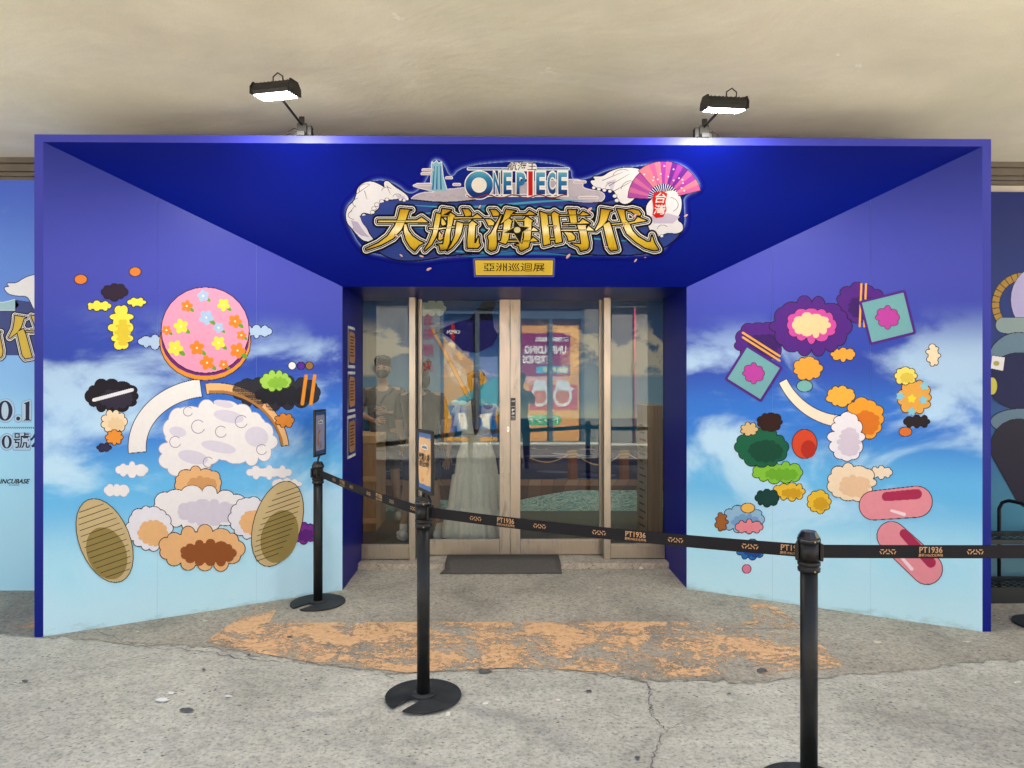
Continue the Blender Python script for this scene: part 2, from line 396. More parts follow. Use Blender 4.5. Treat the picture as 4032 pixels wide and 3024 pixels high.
# walls behind the portal
m_wall = M('wall_plaster', (.40, .36, .31), .85, var=.15, scale=3, bmp=.3)
wb = MB()
wb.box(-9, OL-.05, YW, YW+.45, 0, 3.4); wb.box(OR_+.05, 9, YW, YW+.45, 0, 3.4); wb.box(OL-.05, OR_+.05, YW, YW+.45, ZO+.06, 3.4)
wo_ = wb.build('wall_front', m_wall); tag(wo_, kind='structure')
# lintel moulding under the ceiling
lm = M('dark_lintel_stone', (.085, .07, .055), .8, var=.25, scale=5, bmp=.4)
lt = MB(); zl = 3.225
for (z0, z1, d) in ((zl-.02, zl+.1, .10), (zl-.075, zl-.023, .075), (zl-.105, zl-.078, .05), (zl-.135, zl-.108, .03)):
    lt.box(-9, 9, YW-d, YW-.001, z0, z1)
lo = lt.build('wall_cornice', lm); tag(lo, kind='structure')
# plaster soffit of the canopy, slightly uneven
mc, nt, b = newmat('aged_soffit_plaster'); v = objco(nt)
n1 = noise(nt, .9, 6, .6, objco(nt, (.6, 1.3, 1)), 1.2); n2 = noise(nt, 3.5, 5, .5, objco(nt, (.8, 1.2, 1)), .3); n3 = noise(nt, 200, 2, .6, v)
r1 = ramp(nt, n1.outputs[0], [(.25, (.56, .525, .415)), (.5, (.62, .59, .475)), (.72, (.67, .645, .54))])
r2 = ramp(nt, n2.outputs[0], [(.3, g(.93)), (.6, g(1)), (.8, g(1.04))]); r3 = ramp(nt, n3.outputs[0], [(.3, g(.93)), (.7, g(1.05))])
c = mix(nt, 1, r1.outputs[0], r2.outputs[0], 'MULTIPLY'); c = mix(nt, 1, c, r3.outputs[0], 'MULTIPLY')
n5 = noise(nt, 2.3, 7, .72, v, .5); r5_ = ramp(nt, n5.outputs[0], [(.665, g(0)), (.69, g(1))]); c = mix(nt, r5_.outputs[0], c, (.72, .71, .64, 1)); n6 = noise(nt, .7, 3, .5, v, 0); r6_ = ramp(nt, n6.outputs[0], [(.3, (.86, .88, .88)), (.6, (1, 1, 1))]); c = mix(nt, 1, c, r6_.outputs[0], 'MULTIPLY')
nt.links.new(c, b.inputs['Base Color']); b.inputs['Roughness'].default_value = .62
ad = nd(nt, 'ShaderNodeMath', operation='MULTIPLY_ADD'); nt.links.new(n2.outputs[0], ad.inputs[0]); ad.inputs[1].default_value = .5; nt.links.new(n1.outputs[0], ad.inputs[2]); bump(nt, b, ad.outputs[0], .3, .04)
CE = 0.95                                    # front edge of the canopy
def cz(y): q = max(0, min(1, (YW-y)/3.6)); return 3.235+.52*(q*q*(3-2*q))*.8+.12*q
cm = MB(); nx, ny = 60, 28; vs = []; fs = []
for j in range(ny+1):
    y = CE+(YW+.02-CE)*j/ny
    for i in range(nx+1):
        x = -9+18*i/nx; z = cz(y)+.012*mnoise.noise(Vector((x*.9, y*1.4, 1)))+.004*mnoise.noise(Vector((x*3, y*3, 5))); vs.append((x, y, z))
for j in range(ny):
    for i in range(nx): k = j*(nx+1)+i; fs.append((k, k+nx+1, k+nx+2, k+1))
cm.mesh(vs, fs, None, True); ce = cm.build('ceiling', mc); tag(ce, kind='structure')
rfm = MB(); rfm.box(-9, 9, CE-.02, 6.5, 4.15, 4.4); rfm.box(-9, 9, 7.2, 9.4, 4.15, 4.4); rfm.box(-9, -2.3, 6.5, 7.2, 4.15, 4.4); rfm.box(2.5, 9, 6.5, 7.2, 4.15, 4.4)  # hole over the interior is an addition, made to let daylight in
rf = rfm.build('roof', m_wall); tag(rf, kind='structure')
sh_m = M('added_daylight_shaft_white', (.7, .69, .66), .8); rfm = MB(); rfm.box(-2.35, -2.3, 6.5, 7.2, 2.97, 4.15); rfm.box(2.5, 2.55, 6.5, 7.2, 2.97, 4.15); rfm.box(-2.35, 2.55, 6.44, 6.5, 2.97, 4.15); rfm.box(-2.35, 2.55, 7.2, 7.26, 2.97, 4.15)  # unseen white shaft, added to bring daylight down to the room behind the doors
rs_ = rfm.build('added_roof_opening', sh_m); tag(rs_, kind='structure')
fa = box('roof_fascia', -9, 9, CE-.02, CE+.12, cz(CE)-.02, 4.15, m_wall); tag(fa, kind='structure')
up = box('upper_wall', -9, 9, YW+.02, YW+.45, 3.4, 4.15, m_wall); tag(up, kind='structure')

# ================================================================== PORTAL
m_side = zgrad('mural_sky', 0, 3.1, [(0, srgb(206, 240, 250)), (.13, srgb(180, 228, 246)), (.28, srgb(104, 184, 234)), (.42, srgb(50, 118, 208)), (.56, srgb(44, 68, 166)), (.74, srgb(66, 70, 170)), (1, srgb(38, 46, 136))], .42,
               clouds=(.43, .60, srgb(200, 234, 250), .85, 1.15, [(0, .45), (.2, .75), (.34, 1), (.54, .8), (.68, 0)]), scale_=.84)
m_head = zgrad('header_blue', 2.2, 3.1, [(0, srgb(0, 20, 150)), (.6, srgb(0, 28, 160)), (1, srgb(0, 18, 132))], .42)
m_bord = zgrad('border_blue', 0, 3.1, [(0, srgb(4, 28, 140)), (.45, srgb(16, 34, 150)), (.75, srgb(56, 58, 172)), (1, srgb(64, 66, 180))], .42)
m_rev = M('reveal_blue', srgb(2, 10, 112), .4, var=.08, scale=2, spec=.15)
portal = empty('entrance_portal', (0, YF, 0), label='big blue funnel shaped entrance surround with printed sky walls around the glass doors', cat='entrance portal')
def P_(o): o.location = (o.location.x, o.location.y-YF, o.location.z); return o
# outer carcass (box with the front opened by the funnel)
pb = MB()
b_ = BD
fr = [(XL, 0), (XL, ZT), (XR, ZT), (XR, 0), (XR-b_, 0), (XR-b_, ZT-b_+.008), (XL+b_, ZT-b_+.008), (XL+b_, 0)]
ZI = ZT-b_+.008
for quad in ([(XL, 0), (XL+b_, 0), (XL+b_, ZI), (XL, ZT)], [(XL, ZT), (XL+b_, ZI), (XR-b_, ZI), (XR, ZT)], [(XR, ZT), (XR-b_, ZI), (XR-b_, 0), (XR, 0)]):
    pb.face([(x, YF, z) for x, z in quad])
pb.face([(XL, YF, 0), (XL, YF, ZT), (XL, YW-.002, ZT), (XL, YW-.002, 0)]); pb.face([(XR, YF, 0), (XR, YW-.002, 0), (XR, YW-.002, ZT), (XR, YF, ZT)]); pb.face([(XL, YF, ZT), (XR, YF, ZT), (XR, YW-.11, ZT), (XL, YW-.11, ZT)])
P_(pb.build('frame_border', m_bord, portal))
def subd(quad, nu, nv, name, mat, amp=.0025):
    a, b, c, d = [Vector(q) for q in quad]; n = (b-a).cross(d-a).normalized(); m = MB(); vs = []; fs = []
    for j in range(nv+1):
        for i in range(nu+1):
            u, v_ = i/nu, j/nv; p = (a*(1-u)+b*u)*(1-v_)+(d*(1-u)+c*u)*v_; vs.append(p)
    for j in range(nv):
        for i in range(nu): k = j*(nu+1)+i; fs.append((k, k+1, k+nu+2, k+nu+1))
    m.mesh(vs, fs); return P_(m.build(name, mat, portal))
# each flank is covered by vinyl lengths with hairline joints
def flank(x0, x1, nm):
    cuts = [0, .335, .67, 1.0]
    for q0, q1 in zip(cuts, cuts[1:]):
        e = .00025
        q0_, q1_ = q0+(e if q0 else 0), q1-(e if q1 < 1 else 0)
        xa, ya = x0+(x1-x0)*q0_, YF+(YO-YF)*q0_; xb, yb = x0+(x1-x0)*q1_, YF+(YO-YF)*q1_
        za, zb = ZI+(ZO-ZI)*q0_, ZI+(ZO-ZI)*q1_
        subd([(xa, ya, 0), (xb, yb, 0), (xb, yb, zb), (xa, ya, za)], 1, 1, nm, m_side)
    sl_ = MB(); sl_.face([(x0, YF+.004, 0), (x1, YO+.004, 0), (x1, YO+.004, ZO), (x0, YF+.004, ZI)]); P_(sl_.build('backing_board', M('backing_grey', (.2, .28, .45)), portal))
flank(XL+b_, OL, 'flank_panel'); flank(XR-b_, OR_, 'flank_panel')
subd([(XL+b_, YF, ZI), (OL, YO, ZO), (OR_, YO, ZO), (XR-b_, YF, ZI)], 1, 1, 'header_panel', m_head)
rv = MB(); rv.box(OL-.03, OL, YO, RZ+.2, 0, ZO+.002); P_(rv.build('reveal_panel', m_rev, portal))
rv = MB(); rv.box(OR_, OR_+.03, YO, RZ+.2, 0, ZO+.002); P_(rv.build('reveal_panel', m_rev, portal))
rv = MB(); rv.box(OL-.03, OR_+.03, YO, RZ+.4, ZO+.003, ZO+.03); P_(rv.build('soffit_panel', m_rev, portal))
# thin dark line where the header print overlaps the flanks
LP, LN = Vector((OL, YO, 0)), Vector((-(YF-YO), (XL+b_-OL), 0)); LN = Vector((YO-YF, -(OL-XL-b_), 0)).normalized()
RP, RN = Vector((OR_, YO, 0)), Vector((-(YO-YF), -(XR-b_-OR_), 0)).normalized()
HP = Vector((0, YF, ZI)); HN = Vector((0, -(ZI-ZO), -(YO-YF))).normalized()

# ---- printed decorations: plain rounded shapes in flat cartoon colours
BK = ink(28, 22, 30); KK = ink(6, 5, 8)
def blob(pr, poly, col, shade=None, lay=1, out=3, off=(.16, .18), lay_o=None):
    pr.grown([poly], [(out, BK, lay), (0, ink(*col), lay+1)], 2)
    if shade:
        xs = [p[0] for p in poly]; ys = [p[1] for p in poly]; cx_, cy_ = (min(xs)+max(xs))/2, (min(ys)+max(ys))/2
        q = [(cx_+(x-cx_)*.62+(max(xs)-min(xs))*off[0], cy_+(y-cy_)*.62+(max(ys)-min(ys))*off[1]) for x, y in poly]
        pr.poly([(x, y) for x, y in q][::-1], ink(*shade), lay+2)
def chaikin(P, n=3):
    for _ in range(n):
        Q = []
        for a, b in zip(P, P[1:]+P[:1]): Q += [(a[0]*.75+b[0]*.25, a[1]*.75+b[1]*.25), (a[0]*.25+b[0]*.75, a[1]*.25+b[1]*.75)]
        P = Q
    return P
def puff(cx, cy, rx, ry, n, rad, seed):
    r_ = random.Random(seed); return [ell(cx, cy, rx*.86, ry*.84)]+[ell(cx+rx*.82*math.cos(t), cy+ry*.82*math.sin(t), rad*r_.uniform(.7, 1.25), rad*r_.uniform(.6, 1.1)) for t in [2*math.pi*k/n for k in range(n)]]
TAN, BRN, CRM = (238, 186, 128), (150, 92, 52), (246, 222, 184)
def finish(pr, nm='printed_decoration'): P_(pr.build(nm, portal))
# plain cartoon clouds, balls and ribbons
def pf(pr, cx, cy, rx, ry, n, rad, seed, col, shade=None, lay=1, line=(40, 30, 40)):
    q = puff(cx, cy, rx, ry, n, rad, seed); pr.grown(q, [(3, ink(*line), lay), (0, ink(*col), lay+1)], 2)
    if shade:
        q2 = [[(cx+(x-cx)*.66+rx*.16, cy+(y-cy)*.6+ry*.22) for x, y in s_] for s_ in q]; pr.grown(q2, [(0, ink(*shade), lay+2)], 2)
def bloom(pr, x, y, r_, c_, lay): pr.poly(ell(x+r_*.8, y+r_*.6, r_*.5, r_*.26, 40)[::-1], ink(106, 160, 62), lay); pr.poly(flower(x, y, r_, x)[::-1], ink(*c_), lay+1); pr.poly(ell(x, y, 4, 4)[::-1], ink(250, 240, 200), lay+2)
# left flank
p = Print(LP, LN); YL = (246, 228, 88)
pf(p, 478, 1290, 40, 88, 10, 18, 1, YL, (222, 198, 66)); pf(p, 450, 1150, 44, 26, 8, 14, 2, (58, 40, 62), None, 5); pf(p, 390, 1205, 48, 16, 7, 10, 3, YL, None, 5); pf(p, 540, 1190, 34, 15, 6, 9, 4, YL, None, 5)
blob(p, ell(318, 1100, 24, 18), (222, 128, 60)); blob(p, ell(532, 1070, 22, 17), (222, 128, 60)); finish(p)
p = Print(LP, LN)
pf(p, 610, 1345, 60, 20, 8, 14, 5, (176, 200, 228), None); pf(p, 1010, 1305, 56, 18, 8, 13, 6, (176, 200, 228), None)
blob(p, ell(808, 1345, 178, 152), (232, 150, 60), lay=4); blob(p, ell(808, 1332, 174, 148), (110, 42, 122), lay=6, out=0); blob(p, ell(808, 1300, 172, 168), (238, 156, 186), lay=8)
for (x, y, r_, c_) in [(690, 1370, 32, (244, 224, 84)), (775, 1370, 30, (238, 134, 48)), (935, 1380, 32, (238, 134, 48)), (860, 1350, 28, (244, 224, 84)), (815, 1428, 30, (238, 134, 48)), (712, 1285, 30, (244, 224, 84)), (655, 1300, 20, (238, 134, 48)), (925, 1265, 28, (238, 134, 48)), (950, 1320, 20, (238, 134, 48)), (880, 1435, 20, (238, 134, 48)), (735, 1205, 24, (238, 134, 48)), (812, 1250, 30, (168, 196, 228)), (880, 1200, 26, (244, 224, 84)), (800, 1165, 24, (168, 196, 228)), (860, 1290, 22, (168, 196, 228))]: bloom(p, x, y, r_, c_, 11)
finish(p)
p = Print(LP, LN)
pf(p, 440, 1560, 100, 58, 12, 24, 7, (36, 31, 42), (58, 52, 70)); pf(p, 450, 1660, 46, 42, 9, 15, 8, CRM, (238, 206, 160), 5); pf(p, 450, 1722, 30, 26, 8, 10, 9, (238, 150, 66), None, 9); pf(p, 410, 1762, 24, 12, 6, 8, 10, (62, 56, 84), None, 5)
p.grown([drop(370, 1575, 520, 1535, 7, 7)], [(2, BK, 7), (0, ink(232, 232, 238), 8)], 2); finish(p)
p = Print(LP, LN)
pf(p, 1090, 1545, 175, 56, 15, 28, 11, (54, 54, 64), (38, 38, 48)); pf(p, 1085, 1500, 56, 32, 10, 16, 12, (168, 214, 92), (140, 190, 70), 7, (60, 100, 36))
for q in (0, 34): p.grown([drop(1205+q, 1480, 1190+q, 1590, 7, 7)], [(0, ink(226, 142, 50), 6)], 2)
for (x, c_) in [(1150, (240, 238, 230)), (1185, (92, 52, 150)), (1218, (150, 110, 70))]: blob(p, ell(x, 1440, 14, 14), c_, lay=4)
pf(p, 1120, 1655, 34, 24, 7, 11, 13, (222, 138, 62), None, 5); finish(p)
p = Print(LP, LN); W1, W2 = (240, 236, 232), (206, 200, 216)
p.grown([arc(830, 1760, 290, 235, 175, 262, 34, 34)], [(3, BK, 1), (0, ink(*W1), 2)], 2)
p.grown([arc(850, 1790, 275, 262, 262, 352, 20, 14)], [(3, BK, 1), (0, ink(*TAN), 2)], 2); p.grown([arc(850, 1797, 266, 255, 264, 350, 6, 5)], [(0, ink(176, 120, 70), 3)], 2)
cl = puff(850, 1690, 200, 95, 14, 46, 1)+puff(740, 1790, 100, 80, 9, 36, 2)+puff(960, 1740, 120, 80, 10, 36, 9)
p.grown(cl, [(2.5, ink(176, 170, 194), 5), (0, ink(244, 240, 238), 6)], 2)
for (x, y, rx, ry) in [(900, 1640, 60, 24), (1010, 1720, 46, 40), (760, 1800, 60, 26), (880, 1590, 40, 14), (700, 1700, 34, 20), (860, 1760, 70, 22)]: p.poly(ell(x, y, rx, ry, 12)[::-1], ink(222, 216, 230), 7)
for (x, y, r_) in [(690, 1740, 22), (780, 1680, 26), (870, 1700, 22), (950, 1660, 24), (1030, 1770, 20), (820, 1820, 20), (740, 1620, 18)]: p.grown([arc(x, y, r_, r_, 20, 320, 1.5, 1.5)], [(0, ink(150, 146, 165), 10)], 1.5)
for (cx_, cy_, rx, ry, sd_) in [(520, 1850, 60, 22, 11), (1060, 1860, 90, 20, 12), (460, 1930, 46, 16, 14), (1130, 1905, 50, 14, 15)]: p.grown(puff(cx_, cy_, rx, ry, 8, 15, sd_), [(1.5, ink(190, 184, 205), 5), (0, ink(244, 240, 238), 6)], 2)
pf(p, 780, 1900, 88, 50, 11, 24, 14, TAN, (214, 158, 104), 11); pf(p, 790, 2000, 190, 74, 14, 34, 15, (240, 237, 236), (214, 208, 222), 13)
pf(p, 590, 2080, 84, 84, 14, 24, 16, (236, 234, 240), TAN, 16); pf(p, 985, 2040, 74, 80, 14, 22, 17, (236, 234, 240), TAN, 16)
for (cx_, cy_, rx, ry, rot) in [(412, 2128, 98, 172, -22), (1092, 2062, 92, 172, 17)]:
    p.grown([ell(cx_, cy_, rx, ry, rot)], [(3, BK, 21), (0, ink(206, 184, 134), 22)], 2); p.grown([ell(cx_+8, cy_+50, rx*.78, ry*.62, rot)], [(0, ink(152, 134, 84), 23)], 2)
    for k in range(-6, 7):
        a_ = R(rot); t = k*23; hw = rx*.8*math.sqrt(max(0, 1-(t/ry)**2)); ox, oy = cx_-math.sin(a_)*t, cy_+math.cos(a_)*t; p.grown([drop(ox-hw, oy+hw*.35, ox+hw, oy-hw*.35, 1.3, 1.3)], [(0, ink(60, 50, 34), 25)], 1.5)
pf(p, 1195, 2100, 46, 36, 8, 14, 18, (128, 62, 150), (100, 44, 124), 17)
pf(p, 790, 2160, 170, 78, 13, 32, 19, TAN, BRN, 26); finish(p)
# right flank
p = Print(RP, RN); PUR, TEA, MAG = (88, 42, 128), (112, 168, 172), (186, 74, 160)
pf(p, 3180, 1450, 50, 40, 9, 16, 20, (238, 166, 70), None); pf(p, 3320, 1395, 46, 22, 8, 12, 21, (238, 166, 70), None); blob(p, ell(3168, 1520, 30, 22), (120, 180, 176))
pf(p, 2995, 1345, 90, 70, 11, 26, 22, PUR, (68, 32, 104)); pf(p, 3385, 1195, 90, 72, 11, 26, 23, PUR, (68, 32, 104)); pf(p, 3195, 1285, 150, 104, 14, 34, 24, PUR, None, 5)
p.grown(puff(3195, 1280, 96, 62, 12, 22, 25), [(2, BK, 8), (0, ink(206, 84, 160), 9)], 2); p.grown(puff(3195, 1280, 70, 42, 10, 18, 26), [(0, ink(246, 204, 152), 11)], 2)
for dd in (0, 18): p.grown([drop(2925, 1310+dd, 3070, 1402+dd, 4, 4)], [(0, ink(236, 168, 74), 7)], 2); p.grown([drop(3392+dd, 1118, 3385+dd, 1285, 4, 4)], [(0, ink(236, 168, 74), 7)], 2)
for (cx_, cy_, s_, rot) in [(2968, 1470, 76, 32), (3495, 1250, 84, -14)]:
    a_ = R(rot); sq = [(cx_+s_*(u*math.cos(a_)-v_*math.sin(a_)), cy_+s_*(u*math.sin(a_)+v_*math.cos(a_))) for u, v_ in [(-1, -.95), (1, -.95), (1, .95), (-1, .95)]]
    p.grown([sq], [(10, ink(*PUR), 13), (0, ink(*TEA), 14)], 2); p.grown(puff(cx_, cy_, s_*.42, s_*.42, 8, s_*.2, 27), [(2, BK, 16), (0, ink(*MAG), 17)], 2)
finish(p)
p = Print(RP, RN)
pf(p, 3600, 1565, 62, 62, 11, 20, 28, (236, 172, 84), None, 4); pf(p, 3565, 1480, 40, 30, 8, 13, 29, (246, 224, 110), (226, 198, 84), 7); pf(p, 3675, 1400, 22, 42, 7, 10, 30, CRM, None); pf(p, 3610, 1660, 52, 20, 8, 11, 31, (52, 42, 44), None, 6)
for (x, y, c_) in [(3640, 1520, (140, 206, 222)), (3545, 1560, (140, 206, 222)), (3590, 1570, (250, 224, 70)), (3635, 1575, (140, 206, 222)), (3590, 1620, (140, 206, 222))]: p.poly(flower(x, y, 17, x)[::-1], ink(*c_), 10)
blob(p, ell(3565, 1700, 24, 17), (230, 120, 60)); finish(p)
p = Print(RP, RN); DG, LG, YE = (34, 104, 78), (136, 200, 68), (242, 196, 62)
pf(p, 3110, 1935, 60, 30, 9, 14, 32, YE, (214, 164, 44)); pf(p, 3225, 1975, 40, 40, 9, 14, 33, YE, (214, 164, 44)); pf(p, 3060, 1860, 100, 36, 11, 18, 34, LG, (112, 178, 54), 4)
pf(p, 3000, 1760, 96, 66, 12, 26, 35, DG, (26, 84, 64), 7); pf(p, 3020, 1960, 44, 28, 8, 12, 36, (26, 74, 68), None, 7); pf(p, 3030, 1662, 42, 30, 9, 14, 37, (62, 34, 26), None, 10); pf(p, 2950, 1690, 30, 22, 7, 10, 38, (226, 190, 132), None, 10)
blob(p, ell(3168, 1748, 48, 56), (222, 84, 52), (186, 58, 40), lay=10); finish(p)
p = Print(RP, RN); PK, CR = (238, 150, 160), (178, 58, 92)
p.grown([arc(3330, 1360, 280, 300, 92, 152, 22, 16)], [(3, BK, 1), (0, ink(250, 232, 206), 2)], 2)
pf(p, 3400, 1650, 72, 72, 11, 26, 39, (246, 166, 60), (226, 122, 44)); pf(p, 3310, 1560, 50, 34, 9, 16, 40, (248, 182, 76), None, 4); pf(p, 3335, 1720, 60, 92, 12, 24, 41, (246, 240, 244), (222, 208, 222), 6); pf(p, 3350, 1900, 90, 66, 11, 26, 42, (252, 226, 192), (240, 200, 160), 9); pf(p, 3470, 1860, 44, 20, 8, 10, 43, (252, 230, 202), None, 6)
for (x0, y0, x1, y1, ca, cb) in [(3440, 1990, 3610, 1975, (3490, 1955, 3610, 1945), (3510, 2010, 3560, 2025)), (3510, 2110, 3650, 2240, (3560, 2100, 3665, 2215), (3520, 2160, 3590, 2240))]:
    blob(p, drop(x0, y0, x1, y1, 56, 60), PK, lay=13); p.grown([drop(*ca, 18, 20)], [(0, ink(*CR), 16)], 2); p.grown([drop(*cb, 5, 7)], [(0, ink(252, 226, 230), 16)], 2)
finish(p)
p = Print(RP, RN)
pf(p, 2925, 2045, 80, 50, 10, 20, 44, (150, 192, 222), (120, 166, 206)); pf(p, 2950, 2075, 52, 22, 8, 13, 45, (238, 142, 152), None, 6); pf(p, 2840, 2055, 20, 34, 7, 9, 46, (168, 104, 56), None, 6); blob(p, ell(2945, 2000, 26, 18), (244, 190, 96), lay=8)
pf(p, 2955, 2165, 56, 34, 9, 14, 47, (52, 112, 182), (38, 84, 150)); blob(p, ell(2940, 2240, 16, 16), (236, 130, 160)); finish(p)

# ---- header logo
p = Print(HP, HN)
crA = lambda pts: [(1400+x*.1808, 800+y*.1808) for x, y in pts]
crB = lambda pts: [(1700+x*.1808, 790+y*.1808) for x, y in pts]
crC = lambda pts: [(1900+x*.1808, 790+y*.1808) for x, y in pts]
crD = lambda pts: [(2250+x*.1808, 790+y*.1808) for x, y in pts]
TITLE = [crA([(490,358),(1330,358),(1440,290),(1590,402),(490,398)]),
 crA([(975,110),(1225,130),(1165,145),(1090,370),(1000,560),(820,750),(560,890),(235,1000),(230,975),(500,850),(700,700),(850,480),(930,300)]),
 crA([(1060,440),(1110,440),(1150,580),(1240,700),(1380,800),(1490,850),(1380,900),(1290,1020),(1190,930),(1100,780),(1050,600)]),
 crB([(230,160),(430,190),(240,300),(205,290)]),
 crB([(100,255),(205,280),(150,600),(100,760),(0,940),(-150,1075),(-160,1050),(-60,900),(20,700),(60,450)]),
 crB([(350,320),(410,245),(525,320),(480,350),(400,700),(390,900),(330,1040),(190,1070),(170,960),(110,940),(250,930),(290,700),(340,500)]),
 crB([(205,300),(400,300),(400,325),(205,325)]),
 crB([(-60,575),(130,575),(320,565),(450,545),(520,550),(520,565),(320,590),(140,620),(-60,600)]),
 crB([(215,350),(290,430),(315,500),(240,530),(205,490)]), crB([(160,650),(230,730),(255,800),(180,855),(140,820)]),
 crB([(665,165),(800,170),(865,250),(850,310),(735,325),(700,240)]),
 crB([(490,340),(900,340),(990,270),(1110,365),(490,376)]),
 crB([(545,440),(690,480),(640,700),(560,860),(440,1000),(335,1075),(430,930),(500,750),(530,550)]),
 crB([(690,482),(810,482),(810,503),(690,503)]),
 crB([(810,490),(880,420),(1000,500),(950,520),(930,900),(960,910),(1020,760),(1030,900),(1060,950),(1000,1020),(780,1010),(775,850)]),
 crC([(160,180),(290,185),(365,260),(350,310),(230,320),(200,240)]), crC([(55,385),(180,390),(260,460),(240,520),(130,525),(95,450)]),
 crC([(400,295),(420,295),(300,640),(310,800),(310,950),(280,1050),(190,1080),(125,1040),(140,850),(110,760),(180,700)]),
 crC([(515,175),(730,210),(670,230),(560,380),(470,440),(380,500),(440,400)]),
 crC([(610,280),(940,280),(1020,205),(1170,290),(610,303)]),
 crC([(560,360),(640,415),(600,600),(560,850),(500,930),(345,870),(400,860),(450,600),(470,430)]),
 crC([(640,398),(900,398),(960,330),(1110,430),(1070,440),(1050,800),(1000,1000),(850,1080),(810,1060),(790,970),(700,945),(860,920),(900,800),(910,420),(640,422)]),
 crC([(330,622),(1060,622),(1110,560),(1220,640),(330,648)]), crC([(550,848),(1040,848),(1100,780),(1215,870),(550,884)]),
 crC([(1250,220),(1410,280),(1475,920),(1330,960)]), crC([(1500,270),(1560,220),(1690,300),(1650,310),(1730,880),(1590,910)]),
 crC([(1400,262),(1510,262),(1510,285),(1400,285)]), crC([(1410,518),(1560,518),(1560,542),(1410,542)]), crC([(1450,808),(1585,808),(1585,834),(1450,834)]),
 crC([(1860,180),(2060,190),(2030,210),(2060,480),(1920,480)]),
 crC([(1660,292),(2126,290),(2186,220),(2336,300),(1660,318)]), crC([(1750,474),(2106,460),(2176,380),(2341,480),(1750,500)]),
 crC([(1700,615),(2256,610),(2306,530),(2436,635),(1700,645)]),
 crD([(120,510),(340,510),(310,540),(380,900),(370,1010),(330,1050),(200,1080),(160,990),(30,930),(-5,915),(210,930),(180,700)]),
 crC([(1770,660),(1940,680),(2020,770),(2000,840),(1870,860),(1840,760)]),
 crD([(640,160),(890,200),(830,220),(770,410),(690,520),(530,640),(510,625),(600,450),(630,300)]),
 crD([(690,510),(820,440),(870,560),(1005,1050),(860,1075),(800,1000)]),
 crD([(985,160),(1205,190),(1150,200),(1180,400),(1260,480),(1330,640),(1450,770),(1640,880),(1720,880),(1750,740),(1800,900),(1890,1050),(1800,1070),(1600,1010),(1400,880),(1200,700),(1110,500),(1040,300)]),
 crD([(870,488),(1250,455),(1370,430),(1440,340),(1640,420),(1400,462),(1260,488),(880,512)]),
 crD([(1205,185),(1330,165),(1460,200),(1515,270),(1490,310),(1400,300),(1300,220),(1240,210)])]
z3 = lambda pts: [(1300+x*.6781, 580+y*.6781) for x, y in pts]
foamL = z3([(150,290),(160,230),(200,200),(245,195),(290,215),(320,235),(310,200),(335,190),(370,225),(420,255),(455,285),(455,310),(425,295),(400,295),(360,300),(330,300),(290,305),(285,350),(255,370),(250,390),(200,375),(175,385),(180,430),(215,470),(225,500),(260,540),(200,545),(160,510),(130,470),(100,440),(90,390),(105,340),(130,320)])
foamR = z3([(1505,190),(1545,190),(1520,165),(1580,170),(1620,140),(1680,118),(1750,115),(1800,125),(1830,160),(1800,260),(1730,330),(1680,320),(1660,270),(1640,240),(1600,240),(1560,235),(1530,225)])
foamR2 = z3([(1830,330),(1900,270),(2000,240),(2040,290),(2040,360),(2010,420),(2045,440),(2050,480),(2010,500),(1960,490),(1900,520),(1850,480),(1840,400)])
sea = z3([(180,380),(270,300),(420,300),(700,330),(1000,280),(1200,280),(1450,330),(1600,320),(1650,300),(1700,340),(1850,470),(1950,480),(2050,470),(2000,540),(1900,600),(1750,625),(1500,620),(1000,600),(700,620),(520,655),(400,655),(320,630),(220,560)])
haze_ = [z3([(490,215),(600,205),(600,240),(700,245),(760,235),(1420,180),(1470,200),(1460,240),(1600,260),(1580,320),(1440,330),(1200,290),(1000,290),(800,320),(500,330),(460,300),(530,260),(640,262),(480,225)])]
foamL, foamR, foamR2, sea = [chaikin(q, 2) for q in (foamL, foamR, foamR2, sea)]; haze_ = [chaikin(q, 2) for q in haze_]
tower = z3([(592,85),(600,95),(618,78),(630,95),(645,85),(655,170),(678,250),(583,250)])
sil = TITLE+[foamL, foamR, foamR2, sea, tower]+haze_+[z3([(780,115),(1390,115),(1390,280),(780,290)])]
fan_c = (1300+1935*.6781, 580+300*.6781)
def fanblade(a0, a1, r0, r1): return [(fan_c[0]+r0*math.cos(R(a0)), fan_c[1]-r0*math.sin(R(a0))), (fan_c[0]+r1*math.cos(R(a0)), fan_c[1]-r1*math.sin(R(a0))), (fan_c[0]+r1*1.0*math.cos(R(a1)), fan_c[1]-r1*math.sin(R(a1))), (fan_c[0]+r0*math.cos(R(a1)), fan_c[1]-r0*math.sin(R(a1)))]
fan_out = [(fan_c[0]+150*math.cos(R(a)), fan_c[1]-150*math.sin(R(a))) for a in range(14, 131, 9)]+[fan_c]
sil.append(fan_out)
glow = [(46, ink(8, 22, 142), 0), (40, ink(18, 34, 150), 1), (34, ink(34, 50, 160), 2), (29, ink(58, 72, 176), 3), (25, ink(96, 108, 196), 4), (21, ink(150, 156, 216), 5)]
big = [[(x, y) for x, y in q] for q in sil]
X, Y = np.meshgrid(np.arange(1290, 2800, 2.0), np.arange(590, 1070, 2.0)); D = sdf([chaikin(q_, 2) for q_ in [z3([(150,290),(240,185),(370,200),(470,290),(570,190),(590,70),(650,75),(700,190),(760,110),(1040,80),(1200,85),(1400,110),(1400,200),(1510,180),(1640,120),(1800,110),(1900,92),(2030,92),(2110,160),(2155,240),(2050,280),(2055,350),(2060,470),(1960,530),(1930,610),(1700,625),(1200,610),(700,625),(520,658),(330,630),(190,600),(100,430),(90,350)])]], X, Y)
